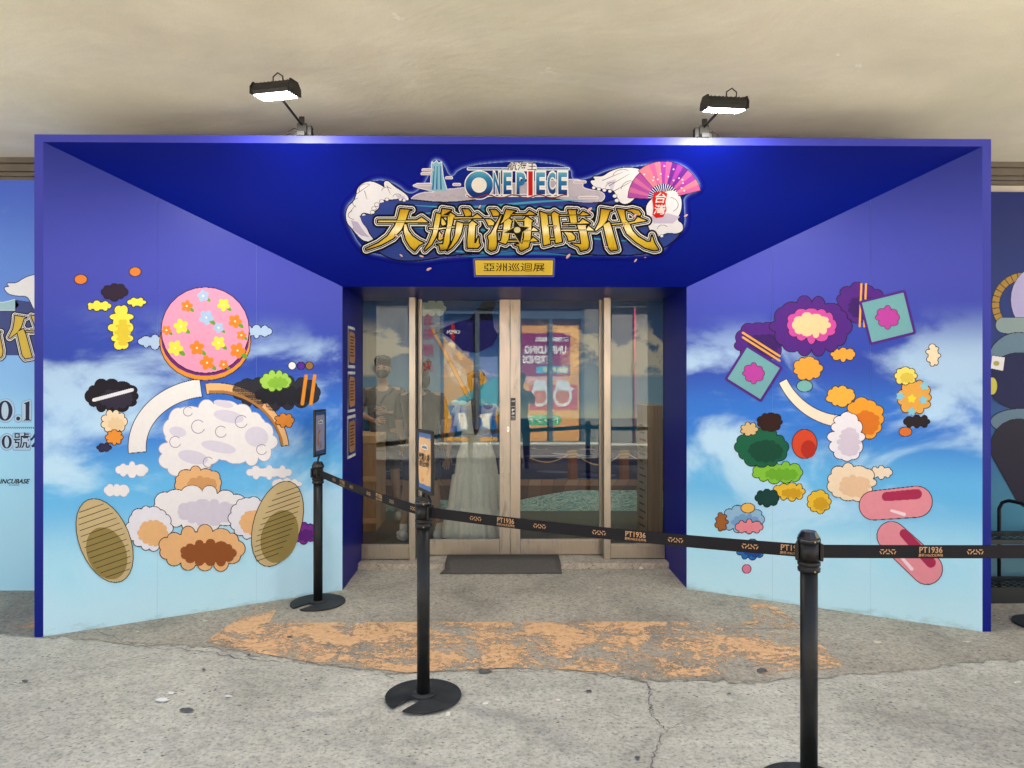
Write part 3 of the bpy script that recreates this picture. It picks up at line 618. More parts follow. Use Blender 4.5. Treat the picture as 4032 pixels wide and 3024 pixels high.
for lv, m_, la in [(26, 4, 0), (21, 14, 1), (16, 32, 2), (11, 62, 3), (7, 110, 4), (3, 170, 5)]:
    p.rows(D, 1290, 590, 2.0, lv, ink(int(4+m_*.75), int(16+m_*.8), int(132+m_*.45)), la)
p.rows(D, 1290, 590, 2.0, 0, ink(20, 44, 140), 6)
finish(p, 'logo_backdrop')
p = Print(HP, HN)
p.grown(haze_, [(3, ink(236, 232, 240), 8), (0, ink(196, 188, 200), 9)], 1.5)
for k in range(26):
    x = 500+k*42; y = 300-12*(k % 2)
    for rr_ in (16, 10): p.grown([arc(*z3([(x, y)])[0], rr_*.68, rr_*.68, 180, 360, .6, .6, 10)], [(0, ink(164, 156, 172), 10)], 1)
p.grown([tower], [(3, ink(240, 240, 248), 8), (0, ink(140, 196, 220), 11)], 1.5)
for x in (606, 622, 640): p.grown([drop(*z3([(x, 110)])[0], *z3([(x-4+(x-620)*.4, 240)])[0], 1.4, 3)], [(0, ink(54, 110, 160), 12)], 1.5)
for (x, y, w_) in [(570, 130, 30), (545, 215, 40), (690, 176, 14), (735, 215, 16), (560, 152, 26), (1450, 200, 30), (1500, 290, 50)]: p.grown([drop(*z3([(x-w_, y)])[0], *z3([(x+w_, y)])[0], 4, 4)], [(2.2, ink(244, 240, 246), 11), (0, ink(206, 190, 194), 12)], 1.5)
p.grown([sea], [(5, BK, 13), (0, ink(64, 84, 152), 14)], 1.5)
for k in range(15):
    y = 330+k*22; c_ = [(84, 170, 200), (74, 70, 150), (52, 130, 184)][k % 3]
    x0, x1 = (300, 1900) if 330 < y < 560 else (430, 1500); x0 += (k*37) % 90
    P = []
    for q in range(13): u = q/12; P.append((x0+(x1-x0)*u, y+22*math.sin(u*5+k)-14*math.sin(u*3.1)))
    for q in range(12, -1, -1): u = q/12; P.append((x0+(x1-x0)*u, y+13*math.sin(math.pi*u)+22*math.sin(u*5+k)-14*math.sin(u*3.1)+1))
    P = [pp for pp in z3(P)]
    p.mb.face([p.pt(x, min(max(y_, 770), 1010), 15+k*.3) for x, y_ in P], ink(*c_))
p.grown([foamL, foamR, foamR2], [(4, BK, 22), (0, ink(240, 238, 242), 23)], 1.5)
for (pp, m_) in [(z3([(120,420),(160,430),(200,490),(230,520),(180,510),(140,480)]), (196, 184, 214)), (z3([(170,395),(240,390),(250,440),(230,480),(190,440)]), (70, 84, 156)), (z3([(290,320),(330,310),(400,330),(400,345),(290,350)]), (70, 84, 156)), (z3([(380,270),(430,280),(440,300),(390,290)]), (206, 196, 220)), (z3([(1860,400),(1960,380),(2030,400),(1990,440),(1880,440)]), (206, 196, 220)), (z3([(1600,200),(1660,180),(1640,250)]), (214, 206, 226))]: p.grown([pp], [(0, ink(*m_), 24)], 1.5)
for (a_, b2) in [((150, 270), (230, 215)), ((110, 380), (150, 330)), ((1580, 190), (1700, 140)), ((1620, 220), (1740, 150)), ((1650, 250), (1760, 190)), ((200, 250), (215, 300)), ((330, 220), (350, 270))]: p.grown([drop(*z3([a_])[0], *z3([b2])[0], 1.2, .5)], [(0, ink(60, 56, 74), 25)], 1)
for (cx_, cy_, r_, a0, a1) in [(210, 240, 42, 150, 300), (170, 320, 38, 120, 260), (140, 390, 34, 90, 250), (330, 250, 30, 180, 330), (390, 285, 24, 180, 340), (1700, 170, 60, 190, 300), (1640, 230, 40, 180, 290), (1760, 240, 70, 180, 260), (1960, 330, 60, 280, 60+360), (1930, 470, 30, 180, 330), (160, 480, 30, 90, 220)]:
    q = z3([(cx_, cy_)])[0]; p.grown([arc(q[0], q[1], r_*.68, r_*.5, a0, a1, .9, .9, 16)], [(0, ink(70, 66, 84), 25)], 1)
for (x, y, r_) in [(272, 330, 13), (255, 352, 12), (246, 374, 12), (300, 312, 12), (330, 300, 10), (196, 392, 10), (215, 402, 10), (408, 300, 9), (430, 305, 9), (1530, 232, 10), (1560, 240, 11), (1592, 246, 11), (1624, 252, 10), (1652, 280, 12), (1664, 306, 12), (1870, 492, 10), (1896, 512, 10), (1925, 512, 9)]: q = z3([(x, y)])[0]; p.grown([ell(q[0], q[1], r_*.68, r_*.55)], [(1.6, BK, 23.2), (0, ink(240, 238, 242), 23.6)], 1)
# fan
for k in range(13):
    a0, a1 = 14+k*9, 23+k*9; c_ = [(112, 54, 150), (170, 76, 170), (206, 104, 158), (216, 130, 150)][min(3, int(abs(k-5)*.5)+(k % 2))]
    p.grown([fanblade(a0, a1, 62, 150)], [(2.0, BK, 25), (0, ink(*c_), 26+(k % 2))], 1.5); p.grown([fanblade(a0+3, a1-3, 6, 62)], [(0, ink(240, 236, 240), 27)], 1.5)
for k in range(14): 
    a_ = R(24+k*8+random.uniform(-2, 2)); rr_ = random.uniform(80, 135); p.poly(ell(fan_c[0]+rr_*math.cos(a_), fan_c[1]-rr_*math.sin(a_), 3.4, 3)[::-1], ink(246, 226, 236), 29)
for k in range(5): p.grown([fanblade(132+k*9, 141+k*9, 62, 140)], [(2, BK, 25), (0, ink(*[(176, 84, 166), (208, 110, 160)][k % 2]), 28)], 1.5); p.grown([fanblade(135+k*9, 138+k*9, 6, 62)], [(0, ink(240, 236, 240), 28)], 1.5)
sx0, sy0 = 1300+1913*.6781, 580+330*.6781
p.grown([[(sx0+x, sy0+y) for x, y in [(-22, -48), (10, -54), (30, -44), (22, -10), (27, 20), (14, 48), (-14, 52), (-29, 40), (-24, 10), (-30, -20)]]], [(0, ink(214, 40, 38), 31)], 1.5)
def hmat(px, py, lay): 
    o = p.pt(px, py, lay); u = Vector((1, 0, 0)); v_ = HN.cross(u); 
    if v_.z < 0: v_ = -v_
    m_ = frame(o, u, v_); return m_
HS = 4.9/2790                               # metres per photo pixel on the header
for ch, dy in (('台', -24), ('灣', 22)): text_into(p.mb, ch, hmat(sx0+(2 if dy < 0 else 0), sy0+dy, 32), 50*HS, ink(250, 240, 236), .012, .95)
finish(p, 'logo_wave_art')
# gold title
mg, nt, b = newmat('printed_gold_gradient'); v = objco(nt); s_ = nd(nt, 'ShaderNodeSeparateXYZ'); nt.links.new(v, s_.inputs[0])
mr = nd(nt, 'ShaderNodeMapRange'); mr.inputs[1].default_value = onP(2016, 990, HP, HN).z; mr.inputs[2].default_value = onP(2016, 815, HP, HN).z; nt.links.new(s_.outputs[2], mr.inputs[0])
r_ = ramp(nt, mr.outputs[0], [(0, srgb(124, 86, 12)), (.12, srgb(206, 170, 24)), (.34, srgb(222, 188, 60)), (.5, srgb(252, 238, 190)), (.62, srgb(232, 204, 96)), (.82, srgb(204, 166, 28)), (1, srgb(148, 98, 18))])
wv = noise(nt, 40, 2, .5, objco(nt, (14, .3, .3))); wr2 = ramp(nt, wv.outputs[0], [(.35, g(.72)), (.55, g(1.0)), (.7, g(1.12))])
nt.links.new(mix(nt, .8, r_.outputs[0], wr2.outputs[0], 'MULTIPLY'), b.inputs['Base Color']); b.inputs['Roughness'].default_value = .4
p = Print(HP, HN); WH = ink(250, 248, 244)
p.grown(TITLE, [(22, KK, 34), (14.5, WH, 35), (11, KK, 36), (7.2, WH, 37), (5.4, KK, 38), (1.0, ink(70, 40, 14), 39), (-.8, mg, 40)], 1.0)
star = crC([(690,385),(810,540),(1010,565),(870,670),(825,920),(690,700),(475,680),(680,570)])
p.grown([star], [(3, ink(226, 206, 130), 42), (0, ink(26, 26, 26), 43)], 1.0); p.grown([ell(1900+755*.1808, 790+620*.1808, 11, 10)], [(2, ink(226, 206, 130), 44), (0, ink(240, 226, 170), 45)], 1)
for (x, y, a_, r2) in [(1562, 925, 30, 9), (1740, 925, -60, 8), (1889, 810, -60, 8), (1660, 1005, 20, 9), (2320, 822, -40, 13), (2500, 845, -50, 10), (1580, 1002, 40, 8), (2185, 890, -50, 8), (2237, 1005, -50, 12), (2454, 884, -60, 7), (2385, 968, 10, 8), (1690, 1055, -20, 10), (2502, 1022, -50, 8), (1565+120, 1060, 0, 6), (2540, 1010, 0, 4), (2700, 845, -30, 9)]:
    p.grown([ell(x, y, r2, r2*.42, a_)], [(1.2, BK, 46), (0, ink(240, 196, 200), 47)], 1)
finish(p, 'logo_title')
# upper wordmark
p = Print(HP, HN); mgb = zgrad('printed_blue_gradient', onP(2016, 765, HP, HN).z, onP(2016, 670, HP, HN).z, [(0, srgb(26, 62, 140)), (.5, srgb(48, 130, 190)), (1, srgb(112, 198, 224))])
p.grown([z3([(800,118),(1040,118),(1040,124),(800,124)]), z3([(1200,118),(1385,118),(1385,124),(1200,124)]), z3([(790,272),(1380,272),(1380,278),(790,278)])], [(4, ink(240, 240, 246), 33), (0, ink(40, 110, 168), 34)], 1)
O1 = arc(1300+865*.6781, 580+215*.6781, 42, 42, 0, 359.5, 12, 12, 40)
def glyph(ch, x, y, wpx, hpx, mat, lay, bold):
    mb2 = MB(); text_into(mb2, ch, Matrix.Identity(4), 1, None, 0, 1); vs = mb2.v; xs = [q[0] for q in vs]; ys = [q[1] for q in vs]
    mb3 = MB(); text_into(mb3, ch, Matrix.Identity(4), 1, None, bold, 1)
    for f in mb3.f: p.mb.face([p.pt(x+(mb3.v[i][0]-(min(xs)+max(xs))/2)/(max(xs)-min(xs))*wpx, y-(mb3.v[i][1]-(min(ys)+max(ys))/2)/(max(ys)-min(ys))*hpx, lay) for i in f], mat)
for lay, bo, mt, grow in ((36, .10, WH, 0), (38, .035, mgb, 0)):
    for ch, x, w_, h_ in [('N', 968, 36, 90), ('E', 1030, 40, 90), ('P', 1108, 44, 90), ('I', 1163, 12, 96), ('E', 1222, 44, 90), ('C', 1285, 42, 90), ('E', 1350, 44, 90)]:
        m2 = mt if (ch != 'I' or lay == 36) else ink(206, 36, 36)
        glyph(ch, 1300+x*.6781, 580+205*.6781, w_*.6781, h_*.6781*1.28, m2, lay, bo if ch != 'I' else bo+.02)
p.grown([O1], [(4, WH, 36), (0, mgb, 38)], 1); p.grown([ell(1300+865*.6781, 580+215*.6781, 27, 27)], [(0, ink(246, 240, 226), 37)], 1)
P = [(x, 277+9*math.sin((x-800)/24)) for x in range(800, 1381, 8)]; P = P+[(x, y+7) for x, y in P[::-1]]
p.mb.face([p.pt(x, y, 40) for x, y in z3(P)], ink(140, 58, 40))
p.grown([drop(2016, 654, 2096, 654, 17, 17)], [(0, WH, 40)], 1.5); text_into(p.mb, '航海王', hmat(2056, 654, 44), 36*HS, ink(20, 30, 70), .006, 1.0)
# gold plate with the subtitle
p.grown([[(1869, 1020), (2179, 1020), (2177, 1082), (1872, 1082)]], [(9, ink(40, 60, 170), 34), (5, ink(110, 120, 206), 35), (2, ink(120, 76, 24), 36), (-2, ink(250, 222, 110), 37), (-6, ink(244, 208, 84), 38)], 1.5)
text_into(p.mb, '亞洲巡迴展', hmat(2024, 1052, 40), 50*HS, ink(4, 3, 3), .004, 1.04)
finish(p, 'logo_wordmark')

# three notices on the left reveal
for i, (y0, y1, lb) in enumerate([(1287, 1450, 'topmost of three narrow printed notices on the blue door reveal, glossy and creased'), (1463, 1622, 'middle one of three narrow printed notices on the blue door reveal'), (1634, 1800, 'lowest of three narrow printed notices on the blue door reveal')]):
    d0, d1 = 5.52, 5.82; za = zz(y0, 5.67); zb = zz(y1, 5.67)
    t = empty('notice', (OL, 5.67, (za+zb)/2), label=lb, cat='notice', group='notices on the blue door reveal')
    h = (za-zb)/2
    sheet = MB(); n_ = 8
    for k in range(n_):
        a_, b2 = -.15+.3*k/n_, -.15+.3*(k+1)/n_; bu = lambda q: .003+.003*math.sin(q*31+i)
        sheet.face([(bu(a_), a_, -h), (bu(b2), b2, -h), (bu(b2), b2, h), (bu(a_), a_, h)][::-1], None, True)
    sheet.build('sheet', M('notice_paper', (.72, .72, .70), .25), t)
    pr = MB(); pr.face([(.0075, -.13, -h*.86), (.0075, .13, -h*.86), (.0075, .13, h*.86), (.0075, -.13, h*.86)][::-1]); pr.build('print_ground', ink(42, 74, 140), t)
    pr = MB(); P = []
    for k in range(24):
        q = 2*math.pi*k/24; P.append((.0085, .115*max(-1, min(1, 1.3*math.cos(q)))*random.uniform(.9, 1), h*.76*max(-1, min(1, 1.3*math.sin(q)))*random.uniform(.93, 1)))
    pr.face(P[::-1]); pr.build('parchment', ink(196, 142, 96), t)
    pr = MB()
    for k in range(7): zq = h*(.5-.15*k); pr.face([(.0095, -.08, zq-.006), (.0095, .08-.02*(k % 3), zq-.006), (.0095, .08-.02*(k % 3), zq+.006), (.0095, -.08, zq+.006)][::-1])
    pr.build('text_lines', ink(90, 56, 40), t)

# ================================================================== DOORS
def steel_mat():
    m, nt, b = newmat('brushed_steel'); v = objco(nt, (160, 160, 1.5)); n = noise(nt, 2.5, 5, .6, v); st = noise(nt, 2.2, 4, .6, objco(nt, (7, 7, 1.4)), .8)
    r1 = ramp(nt, n.outputs[0], [(.3, (.33, .30, .24)), (.7, (.41, .38, .31))]); r2 = ramp(nt, st.outputs[0], [(.25, g(.6)), (.42, g(1)), (.8, g(1.04))])
    nt.links.new(mix(nt, 1, r1.outputs[0], r2.outputs[0], 'MULTIPLY'), b.inputs['Base Color']); b.inputs['Metallic'].default_value = .92
    rr = ramp(nt, st.outputs[0], [(.3, g(.5)), (.7, g(.3))]); nt.links.new(rr.outputs[0], b.inputs['Roughness']); return m
m_steel = steel_mat(); m_dark = M('dark_gap', (.02, .02, .02), .7)
mgl, nt, b = newmat('door_glass'); nt.nodes.remove(b)
gl = nd(nt, 'ShaderNodeBsdfGlossy'); gl.inputs['Roughness'].default_value = .0; gl.inputs['Color'].default_value = (.9, .96, .95, 1)
tp = nd(nt, 'ShaderNodeBsdfTransparent'); tp.inputs['Color'].default_value = (.78, .84, .82, 1)
fz = nd(nt, 'ShaderNodeFresnel'); fz.inputs['IOR'].default_value = 1.6; mx = nd(nt, 'ShaderNodeMixShader')
nt.links.new(fz.outputs[0], mx.inputs[0]); nt.links.new(tp.outputs[0], mx.inputs[1]); nt.links.new(gl.outputs[0], mx.inputs[2]); nt.links.new(mx.outputs[0], nt.nodes['Material Output'].inputs[0])
ZD = .05                                     # threshold height
th = MB(); th.box(OL, OR_, 5.93, 6.36, 0, ZD); tho = th.build('door_threshold', concrete('threshold_concrete', (.44, .38, .29))); tag(tho, kind='structure')
def leaf(name, label, xa, xb, Y, sl_, sr_, rail_z, cat, th_=.045, zb=ZD+.006):
    t = empty(name, ((xa+xb)/2, Y, zb), label=label, cat=cat); cx_ = (xa+xb)/2
    top = ZO+.0
    if sl_: box('stile', xa-cx_, xa-cx_+sl_, -th_/2, th_/2, 0, top-zb, m_steel, t, .003)
    if sr_: box('stile', xb-cx_-sr_, xb-cx_, -th_/2, th_/2, 0, top-zb, m_steel, t, .003)
    box('bottom_rail', xa-cx_+sl_+.001, xb-cx_-sr_-.001, -th_/2+.004, th_/2-.004, 0, rail_z, m_steel, t, .003)
    box('glazing_bead', xa-cx_+sl_+.001, xb-cx_-sr_-.001, -th_/2+.009, th_/2-.009, rail_z+.001, rail_z+.012, m_steel, t)
    gp = MB(); gp.face([(xa-cx_+sl_, 0, rail_z+.012), (xb-cx_-sr_, 0, rail_z+.012), (xb-cx_-sr_, 0, top-zb), (xa-cx_+sl_, 0, top-zb)]); gp.build('glass_pane', mgl, t)
    return t
Xm = wx(2009, 6.2)
dl = leaf('sliding_door', 'left sliding glass door leaf in brushed steel with a small oval lock', wx(1643, YG), Xm-.001, YG, .042, .092, .125, 'door')
dr = leaf('sliding_door', 'right sliding glass door leaf with a black push sticker on its steel stile', Xm+.001, wx(2379, YG), YG, .088, .045, .125, 'door')
YS = 6.08
leaf('glass_sidelight', 'narrow fixed glass panel left of the sliding doors', OL+.002, wx(1612, YS), YS, 0, .0, .115, 'window')
leaf('glass_sidelight', 'narrow fixed glass panel right of the sliding doors', wx(2403, YS), OR_-.002, YS, 0, 0, .115, 'window')
for (a_, b2, lb) in ((1612, 1637, 'left brushed steel door post beside the fixed glass'), (2376, 2403, 'right brushed steel door post beside the fixed glass')):
    t = empty('door_post', (wx((a_+b2)/2, YS), YS, ZD-.03), label=lb, cat='door post'); hw = (wx(b2, YS)-wx(a_, YS))/2
    box('post_face', -hw, hw, -.035, .06, 0, ZO-ZD+.03, m_steel, t, .003); box('track_gap', -hw+.006, hw+.012 if a_ < 2000 else hw-.01, .061, .075, 0, ZO-ZD+.03, m_dark, t)
# lock and push sticker
o = prism([(x*.011, y*.026) for x, y in [(math.cos(k*.3142), math.sin(k*.3142)) for k in range(20)]], 0, .006, frame((0, 0, 0), (1, 0, 0), (0, 0, 1))).build('lock', M('lock_metal', (.7, .68, .62), .25, 1), dl); dl_x = dl.location.x
lk = onY(2000, 1690, YG-.03); o.location = (lk.x-dl.location.x, -.024, lk.z-dl.location.z)
box('keyhole', lk.x-dl_x-.003, lk.x-dl_x+.003, -.0325, -.031, lk.z-dl.location.z-.012, lk.z-dl.location.z+.012, m_dark, dl)
s0, s1 = onY(2011, 1567, YG-.03), onY(2030, 1655, YG-.03); ox, oz = dr.location.x, dr.location.z
st_ = box('push_sticker', s0.x-ox, s1.x-ox, -.0265, -.0228, s1.z-oz, s0.z-oz, M('black_plastic', (.012, .012, .013), .35), dr, .0015)
tm = MB(); xc = (s0.x+s1.x)/2-ox
def tx(b_, py, size, bold=.01, shear=0): text_into(tm, b_, frame((xc, -.0275, onY(2020, py, YG-.03).z-oz), (1, 0, 0), (0, 0, 1)), size, ink(236, 236, 236), bold, shear=shear)
tx('NT/', 1580, .018, .02, .4); tx('AUTO', 1601, .012); tx('輕', 1616, .026, .015); tx('押', 1630, .026, .015); tx('PRESS', 1638+4, .011, .02); tx('NABCO', 1650, .009)
tm.build('sticker_lettering', None, dr)
# door mat
mt = MB(); xa, xb = wx(1752, 5.9), wx(2208, 5.9); vs = []; fs = []; prof = [(6.17, .056), (5.99, .056), (5.925, .054), (5.86, .016), (5.775, .006)]
for (y_, z_) in prof:
    for k in range(15): vs.append((xa-.0+(xb-xa)*k/14-(.03 if y_ < 5.8 else 0)*(1 if k == 0 else 0), y_+.006*math.sin(k*1.7)*(y_ < 5.9), z_+.010))
for j in range(len(prof)-1):
    for k in range(14): q = j*15+k; fs.append((q, q+15, q+16, q+1))
mt.mesh(vs, fs, None, True); mat_o = mt.build('door_mat', M('mat_fibre', (.085, .075, .062), .95, var=.3, scale=90, bmp=1, bscale=260)); md = mat_o.modifiers.new('solid', 'SOLIDIFY'); md.thickness = .009; md.offset = -1
tag(mat_o, 'dark grey doormat lying over the step before the sliding doors', 'doormat')

# ================================================================== INTERIOR
YB = 8.12; FI = .08
m_floor = M('interior_floor', (.07, .06, .045), .35, var=.2, scale=3)
fi = box('floor', -2.6, 2.8, 6.36, YB+.5, 0, FI, m_floor); tag(fi, kind='structure')
bz = lambda py: zz(py, YB)
m_mural = zgrad('harbour_mural', FI, 2.9, [(0, srgb(120, 160, 158)), ((bz(1646)-FI)/2.82-.004, srgb(26, 92, 130)), ((bz(1646)-FI)/2.82, srgb(178, 196, 196)), ((bz(1560)-FI)/2.82, srgb(120, 160, 190)), (.75, srgb(20, 80, 140)), (1, srgb(8, 44, 96))], .6, clouds=(.5, .58, srgb(214, 208, 190), .9, 1.6, [(.54, 0), (.56, 1), (.70, 1), (.80, 0)]), scale_=.75)
bw = box('wall_back', -2.6, 2.8, YB, YB+.1, FI, 2.95, m_mural); tag(bw, kind='structure')
m_blue = M('interior_blue', srgb(22, 70, 140), .6, var=.1, scale=2)
for nm, x0, x1 in (('wall_left', -2.6, -2.5), ('wall_right', 2.7, 2.8)):
    o = box(nm, x0, x1, 6.37, YB, FI, 2.95, m_blue); tag(o, kind='structure')
icm = MB(); icm.box(-2.6, 2.8, 6.0, 6.5, 2.96, 3.02); icm.box(-2.6, 2.8, 7.2, YB+.1, 2.96, 3.02); icm.box(-2.6, -2.3, 6.5, 7.2, 2.96, 3.02); icm.box(2.5, 2.8, 6.5, 7.2, 2.96, 3.02)  # leaves a hole below the added daylight shaft
o = icm.build('interior_ceiling', M('interior_ceiling_paint', (.6, .6, .6))); tag(o, kind='structure')
p = Print(Vector((0, YB-.001, 0)), Vector((0, -1, 0)))
# sea, quay blocks and pool of the mural
def band(pts, c_, lay): p.mb.face([p.pt(x, y, lay) for x, y in pts][::-1], ink(*c_))
band([(1380, 1755), (2700, 1755), (2700, 1900), (1380, 1900)], (34, 42, 90), 1)
r9 = random.Random(5)
for k in range(46):
    x = r9.uniform(1400, 2660); y = r9.uniform(1765, 1890); w_ = r9.uniform(20, 90); h_ = r9.uniform(1.5, 5); band(ell(x, y, w_, h_, r9.uniform(-4, 4), 10), [(96, 104, 140), (20, 26, 60), (60, 70, 120), (150, 156, 170)][k % 4], 2+k*.05)
edge_t = lambda x: 1885
edge_b = lambda x: 1972-42*min(1, max(0, (x-2040)/220))**.8 if x > 1980 else 1968
band([(1380, 1886)]+[(2700, 1886)]+[(2700, 1925)]+[(x, edge_b(x)) for x in range(2680, 1379, -50)], (112, 84, 74), 6)
n_b = 26
for k in range(n_b):
    xa = 1385+k*50; xb = xa+47; sk = (2016-xa)*.05
    band([(xa, 1888), (xb, 1888), (xb+sk, 1912), (xa+sk, 1912)], [(172, 132, 110), (156, 120, 104), (182, 146, 124)][k % 3], 7)
    yb1, yb2 = edge_b(xa+sk), edge_b(xb+sk)
    band([(xa+sk, 1914), (xb+sk, 1914), (xb+sk*1.6, yb2), (xa+sk*1.6, yb1)], [(118, 92, 80), (104, 82, 72), (128, 100, 88)][k % 3], 7)
finish_i = lambda nm, par: p.build(nm, par)
p.build('mural_quay', bw)
p = Print(Vector((0, YB-.001, 0)), Vector((0, -1, 0)))
mw, nt, b = newmat('printed_pool_water'); v = objco(nt, (1, 1, 2.6)); vo = nd(nt, 'ShaderNodeTexVoronoi', feature='DISTANCE_TO_EDGE'); vo.inputs['Scale'].default_value = 7
nz = noise(nt, 4, 3, .6, v, 1.0); va = nd(nt, 'ShaderNodeVectorMath', operation='ADD'); nt.links.new(v, va.inputs[0]); nt.links.new(nz.outputs[1], va.inputs[1]); nt.links.new(va.outputs[0], vo.inputs[0])
r_ = ramp(nt, vo.outputs['Distance'], [(0, srgb(226, 236, 224)), (.06, srgb(160, 196, 186)), (.3, srgb(110, 156, 150))]); nt.links.new(r_.outputs[0], b.inputs['Base Color']); b.inputs['Roughness'].default_value = .5
p.mb.face([p.pt(x, y, 3) for x, y in ([(1380, 2014), (2700, 2014), (2700, 1925)]+[(x, edge_b(x)) for x in range(2680, 1379, -25)])], mw)
p.build('mural_pool', bw)
for i, x in enumerate((2253, 2457)):        # mooring posts with rope, printed
    p = Print(Vector((0, YB-.001, 0)), Vector((0, -1, 0))); band([(x-18, 1780), (x+18, 1780), (x+20, 1888), (x-18, 1888)], (136, 82, 54), 9); band([(x-18, 1780), (x-6, 1780), (x-6, 1888), (x-18, 1888)], (110, 64, 44), 10)
    for k in range(5): p.mb.face([p.pt(a_, b2, 11+k*.2) for a_, b2 in ell(x, 1776+k*6, 24-abs(k-2)*2, 4, -4, 16)][::-1], ink(*[(196, 160, 110), (150, 112, 72)][k % 2]))
    p.build('mural_bollard', bw)
p = Print(Vector((0, YB-.001, 0)), Vector((0, -1, 0)))
def rope(x0, y0, x1, y1, sag):
    P = [(x0+(x1-x0)*q/14, y0+(y1-y0)*q/14+sag*math.sin(math.pi*q/14)) for q in range(15)]; p.mb.face([p.pt(x, y, 12) for x, y in P+[(x, y+5) for x, y in P[::-1]]][::-1], ink(204, 172, 122))
rope(2085, 1800, 2240, 1785, 24); rope(2268, 1785, 2440, 1790, 40); rope(2475, 1785, 2660, 1800, 30); p.build('mural_rope', bw)
# plain black pennant on a bamboo pole, printed; stand-in without emblem
p = Print(Vector((0, YB-.001, 0)), Vector((0, -1, 0)))
p.grown([[(1694, 1290), (1706, 1290), (1850, 1560), (1838, 1566)]], [(2, ink(70, 44, 20), 14), (0, ink(196, 140, 70), 15)], 2)
p.grown([[(1700, 1320), (1745, 1290), (1800, 1268), (1850, 1255), (1880, 1215), (1900, 1190), (1950, 1180), (1952, 1198), (1938, 1230), (1945, 1290), (1962, 1320), (1940, 1360), (1880, 1390), (1820, 1380), (1770, 1330), (1740, 1310)]], [(0, ink(22, 20, 20), 17)], 2)
p.build('mural_pennant', bw)
p = Print(Vector((0, YB-.001, 0)), Vector((0, -1, 0)))
p.grown([puffp for puffp in puff(1700, 1215, 55, 22, 8, 18, 31)], [(0, ink(170, 180, 170), 13)], 2); p.build('mural_cloud', bw)

# wooden counter on the left
cnt = empty('wooden_counter', (wx(1430, 7.2), 7.3, FI), label='low wooden plank counter standing inside behind the left glass panel', cat='counter')
mwood = M('counter_pine', (.46, .25, .10), .6, var=.3, scale=3, stretch=(6, 6, .6), bmp=.2); mwd2 = M('counter_top_pine', (.55, .33, .15), .5, var=.25, scale=4)
zc = zz(1716, 7.0)-FI; hw = .3; 
box('counter_top', -hw-.25, wx(1486, 7.0)-cnt.location.x, -.28, .4, zc-.075, zc, mwd2, cnt, .006)
xr = wx(1478, 7.0)-cnt.location.x; 
for k in range(5):
    x1_ = xr-.13*k; box('plank', x1_-.127, x1_, -.25, -.225, 0, zc-.077, mwood, cnt, .003)
box('carcass', xr-.66, xr-.004, -.222, .36, 0, zc-.08, mwood, cnt)
for z_ in (.08, zc*.52): box('batten', xr-.66, xr+.002, -.268, -.251, z_, z_+.05, mwd2, cnt, .003)
# laminate cabinet on the right with a printed side
cab = empty('wood_cabinet', (wx(2590, 6.75), 6.75, FI), label='tall wood laminate cabinet standing inside behind the right glass panel', cat='cabinet')
mlam = M('oak_laminate', (.26, .175, .10), .5, var=.3, scale=2.5, stretch=(9, 9, .5)); zc2 = zz(1597, 6.6)-FI
xa, xm_, xb = wx(2508, 6.9)-cab.location.x, wx(2550, 6.6)-cab.location.x, OR_+.1-cab.location.x
bd = MB(); P = [(xa, .15), (xm_, -.15), (xb, -.15), (xb, .22), (xa+.05, .22)]
vs = [(x, y, 0) for x, y in P]+[(x, y, zc2) for x, y in P]; n = 5
bd.mesh(vs, [tuple(range(n))[::-1], tuple(range(n, 2*n))]+[(i, (i+1) % n, n+(i+1) % n, n+i) for i in range(n)]); bd.build('body', mlam, cab, .003)
box('panel_joint', xm_-.002, xm_+.003, -.153, -.149, 0, zc2, m_dark, cab)
u_ = Vector((xm_-xa, -.30, 0)).normalized(); nn = Vector((u_.y, -u_.x, 0)); lm_ = MB()
fr_ = lambda t_, z_: frame((Vector((xa, .15, 0))+u_*t_+nn*.003+Vector((0, 0, z_))), u_, (0, 0, 1))
for k in range(15): 
    ln = .10+.10*((k*7) % 5)/5; o_ = fr_(.08, zc2*.84-k*.068); lm_.mesh([o_ @ Vector(q) for q in [(0, 0, 0), (ln, 0, 0), (ln, .016, 0), (0, .016, 0)]], [(0, 1, 2, 3)], ink(80, 70, 60))
lm_.build('printed_side_text', None, cab)

# ================================================================== PEOPLE
SKIN = M('skin', (.36, .22, .15), .5, var=.08, scale=20, spec=.4)
def skin_obj(name, V, E, mat, parent, sub=2, root=0):
    me = bpy.data.meshes.new(name); me.from_pydata([v[:3] for v in V], E, []); o = bpy.data.objects.new(name, me); link(o, parent)
    me.materials.append(mat)
    md = o.modifiers.new('skin', 'SKIN'); md.use_smooth_shade = True; md.branch_smoothing = .4
    for i, v in enumerate(V):
        r_ = v[3]; me.skin_vertices[0].data[i].radius = r_ if isinstance(r_, tuple) else (r_, r_); me.skin_vertices[0].data[i].use_root = (i == root)
    s2 = o.modifiers.new('sub', 'SUBSURF'); s2.levels = sub; s2.render_levels = sub
    return o
class Sk:
    def __init__(s): s.V = []; s.E = []
    def add(s, co, r, par=None):
        s.V.append((*co, r)); i = len(s.V)-1
        if par is not None: s.E.append((par, i))
        return i
    def chain(s, par, pts):
        for co, r in pts: par = s.add(co, r, par)
        return par
def lerp(a, b, t): return tuple(a[i]+(b[i]-a[i])*t for i in range(3))
